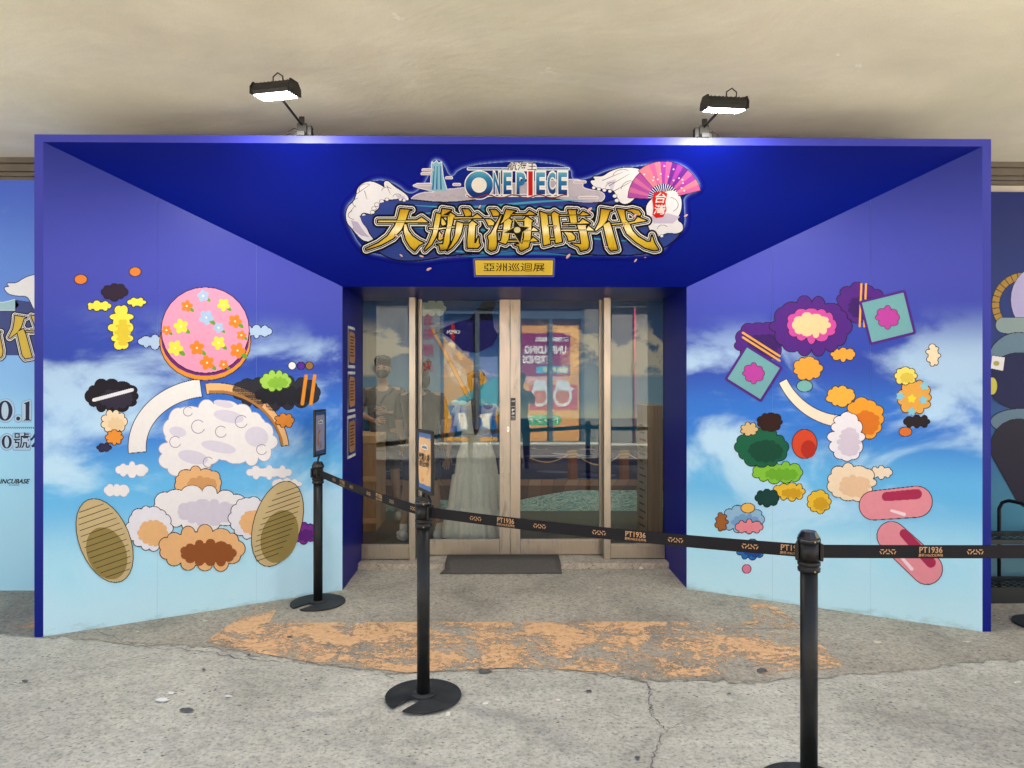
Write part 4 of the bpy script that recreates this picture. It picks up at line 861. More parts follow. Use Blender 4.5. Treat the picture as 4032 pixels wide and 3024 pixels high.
def hand(sk, par, w_, d, side, curl=.5):
    """palm and five fingers; w_ wrist point, d direction of the hand."""
    w_ = Vector(w_); d = Vector(d).normalized(); s_ = Vector((0, 1, 0)).cross(d).normalized() if abs(d.y) < .9 else Vector((1, 0, 0)); inn = d.cross(s_).normalized()
    pm_ = sk.add(tuple(w_+d*.045), (.026, .020), par); 
    for k, (ln, off) in enumerate([(.07, -.030), (.078, -.010), (.072, .011), (.056, .030)]):
        a_ = w_+d*.085+s_*off; b2 = a_+d*ln*.5+inn*curl*.012*side; c_ = b2+d*ln*.45+inn*curl*.03*side
        sk.chain(pm_, [(tuple(a_), .0095), (tuple(b2), .0085), (tuple(c_), .007)])
    th_ = w_+d*.03-s_*.035*1; sk.chain(pm_, [(tuple(th_), .011), (tuple(th_+d*.035-s_*.018), .0095), (tuple(th_+d*.06-s_*.016), .008)])
def person(label, loc, rz, H, armL, armR, legL, legR, shirt, shirt_m, pants, pants_len, hair_m, skin=SKIN, tilt=0, wide=1.0, shoe=None, group=None):
    """arm/leg: lists of joint points (shoulder omitted) in body space: x right, y forward, z up, for a 1.7 m body"""
    k = H/1.7; t = empty('person', loc, rz, label, 'person', group); t.scale = (k, k, k)
    sk = Sk(); hip = sk.add((0, 0, .93), (.135*wide, .095)); wa = sk.add((0, 0, 1.08), (.115*wide, .085), hip); chst = sk.add((0, .0, 1.27), (.145*wide, .10), wa); nk0 = sk.add((0, -.01, 1.40), (.07, .06), chst)
    nk = sk.add((0, 0, 1.455), (.047, .05), nk0); sk.chain(nk, [((0, .022, 1.51), (.055, .068)), ((0, .018, 1.575), (.073, .09)), ((0, .008, 1.635), (.075, .094)), ((0, .002, 1.68), (.048, .06))])
    for s_, arm in ((-1, armL), (1, armR)):
        sh_ = sk.add((s_*.165*wide, -.01, 1.365), .047, chst); e, w_ = arm[0], arm[1]; S0 = (s_*.165*wide, -.01, 1.365)
        a = sk.chain(sh_, [(lerp(S0, e, .5), .042), (e, .034), (lerp(e, w_, .35), .034), (w_, .021)]); dd = Vector(w_)-Vector(e)
        hand(sk, a, w_, arm[2] if len(arm) > 2 else dd, s_)
    feet = []
    for s_, leg in ((-1, legL), (1, legR)):
        hp = (s_*.085*wide, 0, .88); kn, an = leg[0], leg[1]; h_ = sk.add(hp, .085, hip)
        sk.chain(h_, [(lerp(hp, kn, .5), .073), (kn, .052), (lerp(kn, an, .3), .054), (lerp(kn, an, .75), .036), (an, .030)]); feet.append((s_, an, leg[2] if len(leg) > 2 else 0))
    skin_obj('body', sk.V, sk.E, skin, t)
    c = Sk(); a = c.add((0, 0, .90), (.165*wide, .125)); b2 = c.add((0, 0, 1.06), (.155*wide, .115), a); d_ = c.add((0, 0, 1.26), (.17*wide, .12), b2); nk2 = c.add((0, -.01, 1.385), (.105, .078), d_); c.add((0, -.008, 1.435), (.066, .060), nk2)
    for s_, arm in ((-1, armL), (1, armR)):
        S0 = (s_*.17*wide, -.01, 1.355); c.chain(d_, [(S0, .062), (lerp(S0, arm[0], shirt*.5), .064), (lerp(S0, arm[0], shirt), .068)])
    if shirt_m: skin_obj('shirt', c.V, c.E, shirt_m, t)
    if pants:
        c = Sk(); a = c.add((0, 0, .97), (.145*wide, .105)); b2 = c.add((0, 0, .87), (.155*wide, .115), a)
        for s_, leg in ((-1, legL), (1, legR)):
            hp = (s_*.088*wide, 0, .82); pth = [(hp, .092)]; kn, an = leg[0], leg[1]
            if pants_len <= 1: pth += [(lerp(hp, kn, pants_len*.5), .090), (lerp(hp, kn, pants_len), .086)]
            else: pth += [(lerp(hp, kn, .5), .085), (kn, .072), (lerp(kn, an, .5), .064), (lerp(kn, an, .97), .055)]
            c.chain(b2, pth)
        skin_obj('trousers' if pants_len > 1 else 'shorts', c.V, c.E, pants, t)
    for s_, an, sp_ in feet:
        m = MB(); sm_ = shoe or M('white_sneaker', (.75, .74, .70), .5)
        rot = Matrix.Rotation(sp_, 4, 'Z')
        for (yy, zz_, rx, ry, rz_) in [(-.03, .045, .042, .055, .05), (.05, .040, .045, .08, .036), (.12, .034, .044, .06, .028)]:
            q = rot @ Vector((0, yy, 0)); m.ball((an[0]+q.x, an[1]+q.y, zz_), (rx, ry, rz_), n=14, mtx=rot.to_3x3())
        q0 = rot @ Vector((0, .045, 0)); m.ball((an[0]+q0.x, an[1]+q0.y, .012), (.049, .135, .013), n=16, mtx=rot.to_3x3())
        m.build('shoe', sm_, t)
    return t
def hair(t, mat, long=0, back=True):
    m = MB(); m.ball((0, -.012, 1.638), (.091, .108, .088), n=22)
    m.ball((0, -.045, 1.59), (.082, .072, .09), n=18)
    for k in range(16): a_ = 2*math.pi*k/16; m.ball((.062*math.cos(a_), -.01+.075*math.sin(a_), 1.672+.012*math.sin(k*2.3)), (.034, .034, .028), n=8)
    return m.build('hair', mat, t)
black_hair = M('black_hair', (.02, .015, .012), .45, var=.3, scale=60)
STAND = ([(-.10, .01, .48), (-.11, 0, .085)], [(.10, .01, .48), (.11, 0, .085)])
grey_tee = M('grey_shirt', (.10, .097, .085), .85, var=.15, scale=6, bmp=.4, bscale=14); char = M('charcoal_cloth', (.045, .045, .05), .85, var=.2, bmp=.4, bscale=14); navy = M('navy_cloth', (.03, .04, .10), .85)
# masked man inside, facing out
fx = onY(1510, 1490, 7.75)
t = person('young man in a black face mask and grey T-shirt, facing out through the glass', (fx.x, 7.72, FI), math.pi, 1.74, [(-.235, .03, 1.11), (-.09, .21, 1.13), (.7, .5, .2)], [(.235, .03, 1.11), (.06, .22, 1.05), (-.8, .4, .1)], [(-.13, .02, .48), (-.16, 0, .085), .2], [(.13, .02, .48), (.17, 0, .085), -.3], .72, grey_tee, char, .95, black_hair, wide=1.12, shoe=M('beige_clog', (.42, .38, .28), .8))
m = MB(); m.ball((0, .0, 1.655), (.092, .100, .078), n=22); m.ball((0, -.04, 1.60), (.085, .07, .09), n=18)
for k in range(9): a_ = math.pi*(.1+.8*k/8); m.ball((.066*math.cos(a_), .01+.070*math.sin(a_), 1.695-.02*abs(k-4)/4), (.03, .026, .026+.01*(k % 3)), n=8)
m.build('hair', black_hair, t)
m = MB(); m.ball((0, .055, 1.535), (.066, .066, .052), n=18); m.build('face_mask', M('black_mask', (.03, .032, .035), .8), t)
for s_ in (-1, 1):
    m = MB(); m.ball((s_*.03, .104, 1.597), (.013, .006, .0055), M('eye_dark', (.02, .015, .012), .3), n=10); m.ball((s_*.03, .102, 1.618), (.019, .006, .004), black_hair, n=8); m.build('eye', None, t)
    m = MB(); m.ball((s_*.078, .012, 1.585), (.012, .02, .03), n=10); m.build('ear', SKIN, t)
m = MB(); m.tube([(-.13, .10, 1.38), (-.05, .145, 1.30), (.06, .145, 1.14), (.14, .09, 1.02)], .014, 6); m.build('crossbody_strap', char, t)
m = MB(); m.box(.0-.10, .10, .155, .185, .86, 1.12); m.build('bag', char, t, .01)
# dark haired visitor in black, back turned, just inside
fx = onY(1660, 1490, 6.75)
t = person('visitor in a black top and navy shorts with bare legs and white sneakers, back turned', (fx.x, 6.72, FI), 0, 1.70, [(-.21, -.02, 1.10), (-.20, .12, .90)], [(.21, -.02, 1.10), (.19, .14, .92)], [(-.13, .02, .48), (-.17, -.02, .085), .3], [(.12, .03, .48), (.16, .03, .085), -.2], .95, M('black_top', (.025, .025, .024), .85), navy, .85, black_hair, wide=1.15)
hair(t, M('brown_black_hair', (.03, .022, .016), .45, var=.3, scale=60)); m = MB(); m.ball((0, -.03, 1.50), (.09, .07, .09), n=16); m.build('hair', black_hair, t)
for s_ in (-1, 1): m = MB(); m.lathe([(.038, .085), (.036, .10), (.036, .15)], 14, (s_*.165, (-.02 if s_ < 0 else .03), 0)); m.build('sock', M('white_sock', (.7, .68, .62), .9), t)
# woman in the tiered white skirt, back turned
fx = onY(1876, 1490, 6.7)
wm = M('white_cotton', (.80, .77, .66), .9, var=.08, scale=30, bmp=.5, bscale=40)
t = person('woman in a white top and long tiered white skirt, back turned to the glass', (fx.x, 6.66, FI), -.1, 1.57, [(-.245, -.03, 1.10), (-.30, .02, .87), (-.15, .15, -1)], [(.235, .04, 1.13), (.14, .22, 1.06)], *STAND, .4, wm, None, 1, black_hair, wide=1.05)
m = MB(); n_ = 96; prof = []; tiers = [(1.03, .135, 0), (.98, .150, .006), (.86, .185, .010), (.70, .205, .012), (.68, .212, .006), (.665, .225, .016), (.50, .25, .020), (.36, .272, .022), (.345, .280, .008), (.33, .290, .022), (.18, .315, .028), (.05, .335, .030)]
vs = []; fs = []
for j, (z_, r_, am) in enumerate(tiers):
    for k in range(n_):
        a_ = 2*math.pi*k/n_; rr_ = r_+am*(math.sin(a_*19+z_*3)+.5*math.sin(a_*31+1.3)); vs.append((rr_*math.cos(a_), rr_*.78*math.sin(a_), z_))
for j in range(len(tiers)-1):
    for k in range(n_): fs.append((j*n_+k, j*n_+(k+1) % n_, (j+1)*n_+(k+1) % n_, (j+1)*n_+k))
m.mesh(vs, fs, None, True); m.build('skirt', wm, t)
m = MB(); m.lathe([(.150, 1.0), (.158, 1.02), (.158, 1.07), (.150, 1.09)], 24, (0, 0, 0)); o = m.build('waistband', M('cream_sash', (.66, .58, .42), .85), t); o.scale = (1, .78, 1)
m = MB(); m.ball((-.13, -.10, 1.40), (.05, .02, .025)); m.ball((-.20, -.08, 1.40), (.045, .02, .03)); m.tube([(-.15, -.11, 1.39), (-.165, -.13, 1.25), (-.155, -.12, 1.12)], [.014, .02, .026]); m.tube([(-.16, -.11, 1.39), (-.185, -.125, 1.28), (-.195, -.12, 1.17)], [.012, .016, .022]); m.build('shoulder_bow', wm, t)
h = hair(t, M('dark_brown_hair', (.045, .028, .018), .4, var=.4, scale=40)); m = MB(); m.tube([(0, -.10, 1.64), (.01, -.13, 1.5), (.02, -.135, 1.35), (.02, -.13, 1.18), (.01, -.12, 1.08)], [.045, .055, .05, .04, .012], 12); m.build('ponytail', M('dark_brown_hair', (0, 0, 0)), t)
# the photographer, seen only mirrored in the glass
t = person('photographer in a grey shirt and dark trousers holding a phone up, mirrored in the glass', (.34, -.20, 0), 0, 1.68, [(-.22, .09, 1.16), (-.12, .24, 1.42), (.1, .3, 1)], [(.23, .09, 1.16), (-.02, .25, 1.43), (-.1, .3, 1)], *STAND, .75, M('slate_shirt', (.12, .125, .13), .85, bmp=.4, bscale=14), M('black_trousers', (.03, .03, .033), .85), 2, black_hair, shoe=M('black_shoe', (.03, .03, .03), .5))
hair(t, black_hair); m = MB(); m.tube([(-.13, .09, 1.38), (.0, .135, 1.2), (.13, .10, 1.0)], .013, 6); m.build('crossbody_strap', char, t)
ph = box('phone', -.036, .036, -.004, .004, -.072, .072, M('phone_glass', (.02, .02, .022), .15), None, .003); ph.location = (.22, .09, 1.55); tag(ph, 'black phone held up by the photographer mirrored in the glass', 'phone')

# ================================================================== FLOODLIGHTS
m_blk = M('black_powder_coat', (.012, .011, .010), .45, var=.3, scale=25, spec=.25); m_led, nt, b = newmat('lit_diffuser'); b.inputs['Emission Color'].default_value = (1, .97, .9, 1); b.inputs['Emission Strength'].default_value = 30; b.inputs['Base Color'].default_value = (.9, .9, .9, 1)
def flood(label, pxc, pyc, pxh, pyh, Yh, yaw, tilt, side):
    base = onY(pxc, 530, YF+.03); base.z = ZT; hd = onY(pxh, pyh, Yh)
    t = empty('floodlight', base, 0, label, 'floodlight', 'floodlights clamped on top of the portal')
    L = lambda p_: Vector(p_)-base
    # clamp: bracket plate with jaws over the top edge
    m = MB(); s_ = side
    m.box(-.030, .030, -.012, -.004, .0, .085); m.box(-.016, .016, -.016, -.005, .085, .125); m.box(-.048 if s_ < 0 else .0, .0 if s_ < 0 else .048, -.014, -.003, .0, .034)
    m.build('clamp_plate', M('zinc_plate', (.018, .017, .015), .55, .2, spec=.2), t, .002)
    m = MB(); m.box(*( (.012, .058) if s_ < 0 else (-.058, -.012)), 0, .045, .012, .075); m.build('clamp_body', m_blk, t, .004)
    m = MB(); m.box(-.02, .02, -.018, .05, -.03, -.004) if False else m.box(-.025, .025, -.038, -.030, -.0, .03); m.build('jaw', m_blk, t, .002)
    m = MB(); m.tube([(s_*-.035, .03, .02), (s_*-.05, .02, .05), (s_*-.058, .03, .01)], .003, 6); m.build('lever', m_blk, t)
    h = L(hd); m = MB(); m.tube([(0, -.02, .075), (h.x*.35, h.y*.35-.01, .075+(h.z-.075)*.35), h+Vector((0, .02, -.0))], .0075, 8); m.build('arm', m_blk, t)
    m = MB(); m.tube([(s_*.02, .0, .045), (s_*.05, .0, .055), (s_*.085, 0, .035), (s_*.10, .01, .004), (s_*.12, .03, .002)], .0042, 6); m.build('cable', m_blk, t)
    rot = Matrix.Translation(h) @ Matrix.Rotation(yaw, 4, 'Z') @ Matrix.Rotation(tilt, 4, 'X')
    hw, dp, ht = .112, .066, .029
    sec = [(-dp, -ht*.3), (-dp*.95, ht*.5), (-dp*.62, ht*1.35), (dp*.62, ht*1.35), (dp*.95, ht*.5), (dp, -ht*.3), (dp*.9, -ht), (-dp*.9, -ht)]
    vs = [rot @ Vector((x, y, z)) for x in (-hw, hw) for y, z in sec]; n = len(sec)
    m = MB(); m.mesh(vs, [tuple(range(n))[::-1], tuple(range(n, 2*n))]+[(i, (i+1) % n, n+(i+1) % n, n+i) for i in range(n)]); m.build('housing', m_blk, t, .003)
    m = MB()
    for k in range(9): x = -hw*.85+hw*1.7*k/8; m.box(x-.002, x+.002, -dp*.55, dp*.55, ht*1.36, ht*1.5, None, rot)
    m.build('cooling_fins', m_blk, t)
    for sx_ in (-1, 1):
        m = MB(); e = [(-dp*1.08, -ht*.9), (-dp*1.05, ht*.5), (-dp*.6, ht*1.7), (dp*.6, ht*1.7), (dp*1.05, ht*.5), (dp*1.08, -ht*.9)]
        vs = [rot @ Vector((x, y, z)) for x in (sx_*(hw+.001), sx_*(hw+.009)) for y, z in e]; n = 6; m.mesh(vs, [tuple(range(n))[::-1], tuple(range(n, 2*n))]+[(i, (i+1) % n, n+(i+1) % n, n+i) for i in range(n)]); m.build('end_plate', m_blk, t, .002, True)
    m = MB(); m.face([rot @ Vector(q) for q in [(-hw*.93, -dp*.84, -ht-.002), (-hw*.93, dp*.84, -ht-.002), (hw*.93, dp*.84, -ht-.002), (hw*.93, -dp*.84, -ht-.002)]]); m.build('lit_diffuser', m_led, t)
    m = MB(); m.tube([rot @ Vector(q) for q in [(.0, -.02, ht*1.4), (.0, -.02, ht*2.4), (.03, -.02, ht*3.1), (.06, -.02, ht*2.4), (.06, -.02, ht*1.4)]], .004, 6); m.build('cable_loop', m_blk, t)
flood('left floodlight, lit and tilted, clamped on the portal top by an arm leaning left', 1190, 480, 1085, 358, 4.02, R(-14), R(4), -1)
flood('right floodlight, lit, clamped on the portal top by an arm leaning right', 2772, 480, 2852, 414, 4.10, R(6), R(10), 1)

# ================================================================== BARRIER POSTS
m_post = M('black_post_paint', (.010, .011, .011), .42, var=.35, scale=14, spec=.25); m_rub = M('black_rubber_base', (.026, .028, .029), .65, var=.45, scale=9, bmp=.4, bscale=120, spec=.25); m_glossy = M('glossy_black_cap', (.012, .012, .013), .12)
m_belt = M('black_webbing', (.011, .010, .011), .8, var=.2, scale=200, spec=.2); m_gold = ink(206, 160, 112); m_brass = M('brass_screw', (.5, .33, .1), .3, 1)
def stanchion(label, x, y, notch, plate_dirs, z_top=1.0):
    t = empty('barrier_post', (x, y, 0), 0, label, 'barrier post', 'black belt barrier posts')
    P = []; r_ = .19; w_ = .03; L_ = .055
    a0 = math.asin(w_/r_)
    for k in range(49): a_ = a0+(2*math.pi-2*a0)*k/48; P.append((r_*math.cos(a_), r_*math.sin(a_)))
    P.append((L_+.02, -w_))
    for k in range(1, 8): a_ = -math.pi/2-math.pi*k/8; P.append((L_+.02+w_*math.cos(a_), w_*math.sin(a_)))
    P.append((L_+.02, w_))
    rot = Matrix.Rotation(notch, 4, 'Z')
    z0 = .0085
    prism(P, z0, z0+.010, rot).build('base', m_rub, t, .003, True)
    m = MB(); m.lathe([(.060, z0+.011), (.058, z0+.016), (.036, z0+.019), (.034, z0+.020)], 28); m.build('base_collar', m_rub, t)
    m = MB(); m.lathe([(.032, z0+.018), (.032, .865)], 28); m.build('pole', m_post, t)
    m = MB(); m.lathe([(.034, .855), (.041, .857), (.042, .870), (.038, .873), (.038, .878), (.042, .881), (.042, .893), (.036, .896)], 28); m.build('collar_ring', m_blk, t)
    m = MB(); m.lathe([(.036, .894), (.037, .968)], 28); m.build('cassette_body', m_blk, t)
    m = MB(); m.lathe([(.037, .966), (.043, .968), (.043, .982), (.041, .985)], 28); m.lathe([(.041, .984), (.041, .990), (.030, 1.008), (.028, 1.011)], 10, smooth=False); m.build('cap', m_glossy, t)
    for z_ in (.976, .863):
        a_ = -math.pi/2+.12; m = MB(); m.ball((.0425*math.cos(a_), .0425*math.sin(a_), z_), (.004, .004, .004), n=8); m.build('screw', m_brass, t)
    for pd in plate_dirs:
        rt = Matrix.Rotation(pd, 4, 'Z'); m = MB(); m.box(.034, .047, -.024, .024, .898, .965, None, rt)
        m.build('belt_plate', m_blk, t, .003)
        m = MB()
        for k in range(6): m.box(.047, .0485, -.02, .02, .905+k*.0095, .909+k*.0095, None, rt)
        m.build('plate_ribs', m_blk, t)
    return t
p1 = onZ(1252, 2378, 0); p2 = onZ(1667, 2748, 0); p3 = onY(3185, 1490, 2.72); p3.z = 0
p4 = Vector((p3.x+1.65, p3.y-.01, 0)); p5 = Vector((3.52, 4.52, 0))
dirang = lambda a, b: math.atan2(b.y-a.y, b.x-a.x)
nA = R(-125)
s1_ = stanchion('rear black barrier post with a sign, near the lower corner of the left mural', p1.x, p1.y, nA, [dirang(p1, p2), R(180)])
s2_ = stanchion('middle black barrier post before the glass doors, sign angled on top', p2.x, p2.y, nA, [dirang(p2, p3), dirang(p2, p1)])
s3_ = stanchion('nearest black barrier post, without a sign, its base cut by the photo bottom', p3.x, p3.y, R(150), [dirang(p3, p4), dirang(p3, p2)])
s4_ = stanchion('black barrier post outside the right edge ending the nearest belt', p4.x, p4.y, nA, [R(180)])
s5_ = stanchion('black barrier post at the right edge beside the metal rack, only its base seen', p5.x, p5.y, R(20), [R(0)])
def icon(mb, mtx, s, k):                   # triangle of three dashes, pointing up or down
    for j in range(3):
        a_ = R(90+120*j) if k % 2 else R(-90+120*j)
        c_ = Vector((math.cos(a_), math.sin(a_), 0))*s*.30; d_ = Vector((-math.sin(a_), math.cos(a_), 0))
        q = [c_+d_*s*.30+c_.normalized()*s*.085, c_-d_*s*.30+c_.normalized()*s*.085, c_-d_*s*.22-c_.normalized()*s*.085, c_+d_*s*.22-c_.normalized()*s*.085]
        mb.mesh([mtx @ v_ for v_ in q], [(0, 1, 2, 3)] , m_gold)
def belt(post, a, b, marks, zc_=.932, sag=.012, hw=.0255, gap=.045):
    d = (b-a).normalized(); L_ = (b-a).length; a_ = a+d*gap; ln = L_-2*gap; n = 24; ox = post.location
    nrm = Vector((d.y, -d.x, 0)); 
    if nrm.y > 0: nrm = -nrm
    zf = lambda q: zc_-sag*4*q*(1-q)
    m = MB()
    for s_ in (-1, 1):
        for k in range(n):
            q0, q1 = k/n, (k+1)/n; P0, P1 = a_+d*ln*q0-ox+nrm*s_*.0008, a_+d*ln*q1-ox+nrm*s_*.0008
            tw = lambda q: .0
            m.face([P0+Vector((0, 0, zf(q0)-hw)), P1+Vector((0, 0, zf(q1)-hw)), P1+Vector((0, 0, zf(q1)+hw)), P0+Vector((0, 0, zf(q0)+hw))], None, True)
    bo = m.build('belt', m_belt, post)
    m = MB()
    for s_ in (-1, 1):                     # woven ridges along the webbing
        for zr in (-.019, -.0095, .0, .0095, .019):
            for k in range(n):
                q0, q1 = k/n, (k+1)/n; P0, P1 = a_+d*ln*q0-ox+nrm*s_*.0011, a_+d*ln*q1-ox+nrm*s_*.0011
                m.face([P0+Vector((0, 0, zf(q0)+zr-.0008)), P1+Vector((0, 0, zf(q1)+zr-.0008)), P1+Vector((0, 0, zf(q1)+zr+.0008)), P0+Vector((0, 0, zf(q0)+zr+.0008))])
    m.build('belt_ridges', M('webbing_ridge', (.017, .015, .017), .8, spec=.2), bo)
    m = MB(); u = d if d.x > 0 else -d
    for px_, kind in marks:
        r_ = ray(px_, 1490); # intersect vertical plane of the belt with the sight line
        det = r_.x*(-d.y)+r_.y*d.x; s_par = (a.y*r_.x-a.x*r_.y)/(d.x*r_.y-d.y*r_.x); P = a+d*s_par; q = max(0, min(1, (s_par-gap)/ln))
        sl_ = Vector((u.x, u.y, (-sag*4*(1-2*q)/ln)*(1 if d.x > 0 else -1)))
        o_ = P-ox+nrm*.0017; o_.z = zf(q)
        if kind == 'T':
            f_ = frame(o_+Vector((0, 0, .006)), sl_, (0, 0, 1)); text_into(m, 'PT1936', f_, .032, m_gold, .018, .92)
            f_ = frame(o_+Vector((0, 0, -.0145)), sl_, (0, 0, 1)); text_into(m, '屏菸1936文化基地', f_, .0125, m_gold, .012, .95)
        else:
            for k in (-1, 0, 1): icon(m, frame(o_+sl_*k*.0215, sl_, (0, 0, 1)), .024, k)
    if marks: tag(m.build('belt_lettering', None, bo), kind='stuff')
belt(s1_, p1, p2, [(1316, 'I'), (1348, 'T'), (1384, 'I'), (1452, 'I'), (1493, 'T'), (1543, 'I'), (1626, 'I')])
belt(s2_, p2, p3, [(1873, 'I'), (1991, 'T'), (2125, 'I'), (2359, 'I'), (2502, 'T'), (2660, 'I'), (2953, 'I'), (3122, 'T')])
belt(s3_, p3, p4, [(3495, 'I'), (3664, 'T'), (3839, 'I')], sag=.003)
# signs on two posts
def sign(label, base, far, near, z0, z1, texts, pal, face):
    c_ = (far+near)/2; d = (near-far).normalized(); d.z = 0; t = empty('sign_holder', (base.x, base.y, 1.011), 0, label, 'sign', 'framed signs on top of barrier posts')
    nrm = Vector((d.y, -d.x, 0))*face; W = (near-far).length/2; o = c_-Vector((base.x, base.y, 0)); o.z = (z0+z1)/2-1.011; H_ = (z1-z0)/2
    fr_ = frame(o, d if face > 0 else -d, (0, 0, 1))
    m = MB(); m.tube([(0, 0, 0), (0, 0, .012), (o.x, o.y, o.z-H_+.004)], .007, 8); m.build('stem', m_blk, t)
    for (x0, x1, y0, y1) in [(-W, -W+.014, -H_, H_), (W-.014, W, -H_, H_), (-W+.0145, W-.0145, -H_, -H_+.016), (-W+.0145, W-.0145, H_-.016, H_)]:
        m = MB(); m.box(x0, x1, y0, y1, -.008, .008, None, fr_); m.build('frame_bar', m_blk, t, .002)
    m = MB(); m.box(-W+.013, W-.013, -H_+.015, H_-.015, -.004, .003, None, fr_); m.build('backing', M('sign_backing', (.3, .32, .36), .4), t)
    m = MB(); w2, h2 = W-.015, H_-.017; lay = lambda P_, k_: [fr_ @ Vector((x, y, .0036+k_*.0004)) for x, y in P_]
    m.face(lay([(-w2, -h2), (w2, -h2), (w2, h2), (-w2, h2)], 0), ink(*pal[0]))
    r5 = random.Random(int(base.x*100)); P = []
    for k in range(30): q = 2*math.pi*k/30; P.append((max(-1, min(1, 1.35*math.cos(q)))*w2*r5.uniform(.92, .99), max(-.86, min(.86, 1.2*math.sin(q)))*h2*r5.uniform(.96, 1)))
    m.face(lay(P, 1), ink(*pal[1]))
    for k in range(9): m.face(lay(ell(r5.uniform(-.6, .6)*w2, r5.uniform(-.75, .75)*h2, w2*r5.uniform(.15, .35), h2*r5.uniform(.05, .12), r5.uniform(0, 90), 14), 2+k*.2), ink(*pal[2+k % 2]))
    m.face(lay([(-w2*.55, h2*.46), (-w2*.4, h2*.60), (-w2*.1, h2*.56), (w2*.1, h2*.64), (w2*.5, h2*.58), (w2*.55, h2*.44), (0, h2*.41)][::-1], 5), ink(226, 226, 220)); m.face(lay([(-w2*.45, h2*.46), (-w2*.3, h2*.54), (w2*.3, h2*.55), (w2*.45, h2*.46)][::-1], 6), ink(110, 120, 140))
    m.build('poster', None, t); m = MB()
    for tx_, y_, s_ in texts: f2 = frame(fr_ @ Vector((0, y_*h2, .008)), fr_.to_3x3() @ Vector((1, 0, 0)), (0, 0, 1)); text_into(m, tx_, f2, s_, ink(60, 40, 30), .02)
    if texts: m.build('poster_lettering', None, t)
f_, n_ = onY(1647, 1700, 3.64), onY(1705, 1700, 3.44); f_.z = n_.z = 0
sign('tall framed entry sign with parchment print on the middle barrier post', p2, f_, n_, zz(1938, 3.54), zz(1693, 3.54), [('展覽入場', .12, .040), ('請在此排隊', -.12, .030)], [(96, 122, 176), (232, 186, 132), (240, 170, 92), (214, 158, 110)], 1)
f_, n_ = onY(1280, 1700, 5.20), onY(1237, 1700, 5.0); f_.z = n_.z = 0
sign('framed sign seen almost edge-on atop the rear barrier post by the left mural', p1, f_, n_, zz(1794, 5.1), zz(1612, 5.1), [], [(60, 86, 130), (150, 150, 176), (168, 116, 80), (120, 130, 160)], -1)

# ================================================================== SIDE BANNERS AND RACK
ybn = YW-.03
bn = empty('wall_banner', (-4.2, ybn, 0), label='pale blue event banner on the wall left of the portal, with date and address', cat='banner')
m_ban = zgrad('banner_sky', .3, 3.1, [(0, srgb(172, 214, 230)), (.3, srgb(160, 208, 232)), (.5, srgb(126, 172, 222)), (.72, srgb(88, 124, 202)), (1, srgb(62, 88, 184))], .45, clouds=(.56, .68, srgb(180, 208, 234), .6, 1.5, [(.5, .2), (.8, 1), (1, .3)]), scale_=1.05)
def B_(o, e): o.location = (-e.location.x, -e.location.y, -e.location.z); return o
zb0, zb1 = zz(2318, ybn), zz(718, ybn)
m = MB(); m.box(-5.6, -2.4, ybn-.002, ybn+.02, zb0, zb1); B_(m.build('banner_sheet', m_ban, bn), bn)
o = box('skirting', -6, -2.5, YW-.02, YW-.001, 0, zb0-.004, M('skirting_pink', (.42, .33, .28), .7), None); tag(o, kind='structure')
BP, BN = Vector((0, ybn-.002, 0)), Vector((0, -1, 0))
p = Print(BP, BN); DK = ink(34, 44, 82)
zero = lambda cx_, cy_, rx, ry, ix, iy: [(ell(cx_, cy_, rx, ry), ell(cx_, cy_, ix, iy))]
def ring(cx_, cy_, rx, ry, ix, iy, lay):
    o1, i1 = ell(cx_, cy_, rx, ry), ell(cx_, cy_, ix, iy); n = len(o1)
    for k in range(n): p.mb.face([p.pt(*q, lay) for q in (o1[k], i1[k], i1[(k+1) % n], o1[(k+1) % n])], DK)
for gr_, c_ in ((9, (150, 192, 232)), (5, (196, 224, 242))):
    p.grown([ell(22, 1617, 30, 40), ell(72, 1648, 8, 8), [(93, 1588), (117, 1580), (117, 1655), (93, 1655)], ell(27, 1740, 20, 26), [(58, 1712), (114, 1712), (114, 1766), (58, 1766)]], [(gr_, ink(*c_), 1 if gr_ == 9 else 2)], 2, clip=(-400, 400))
ring(20, 1617, 30, 40, 14, 34, 4); p.poly(ell(72, 1648, 8, 8)[::-1], DK, 4)
p.poly([(93, 1588), (117, 1579), (116, 1650), (124, 1656), (92, 1656), (101, 1650), (101, 1592)], DK, 4); ring(27, 1740, 20, 26, 9, 22, 4); ring(-60, 1617, 30, 40, 14, 34, 4); 
BS = ybn/F
text_into(p.mb, '號', frame(p.pt(86, 1739, 4), (1, 0, 0), (0, 0, 1)), 66*BS, DK, .006); text_into(p.mb, '公', frame(p.pt(150, 1739, 4), (1, 0, 0), (0, 0, 1)), 66*BS, DK, .02)
for k in range(-30, 18): p.poly([(k*8, 1681), (k*8+4, 1681), (k*8+7, 1687), (k*8+3, 1687)], ink(60, 40, 50), 4)
text_into(p.mb, 'INCUBASE', frame(p.pt(56, 1896, 4), (1, 0, 0), (0, 0, 1)), 24*BS, ink(20, 24, 40), .03, 1.0, shear=.35); text_into(p.mb, 'STUDIO', frame(p.pt(56, 1910, 4), (1, 0, 0), (0, 0, 1)), 7*BS, ink(20, 24, 40), .01, 1.6)
B_(p.build('banner_lettering', bn), bn)
p = Print(BP, BN); sh_ = lambda P: [(x-2361+62, y-830+1232+(x-2361)*0) for x, y in P]
scl = lambda P: [(60+(x-2366)*1.02, 1232+(y-808)*1.02) for x, y in P]
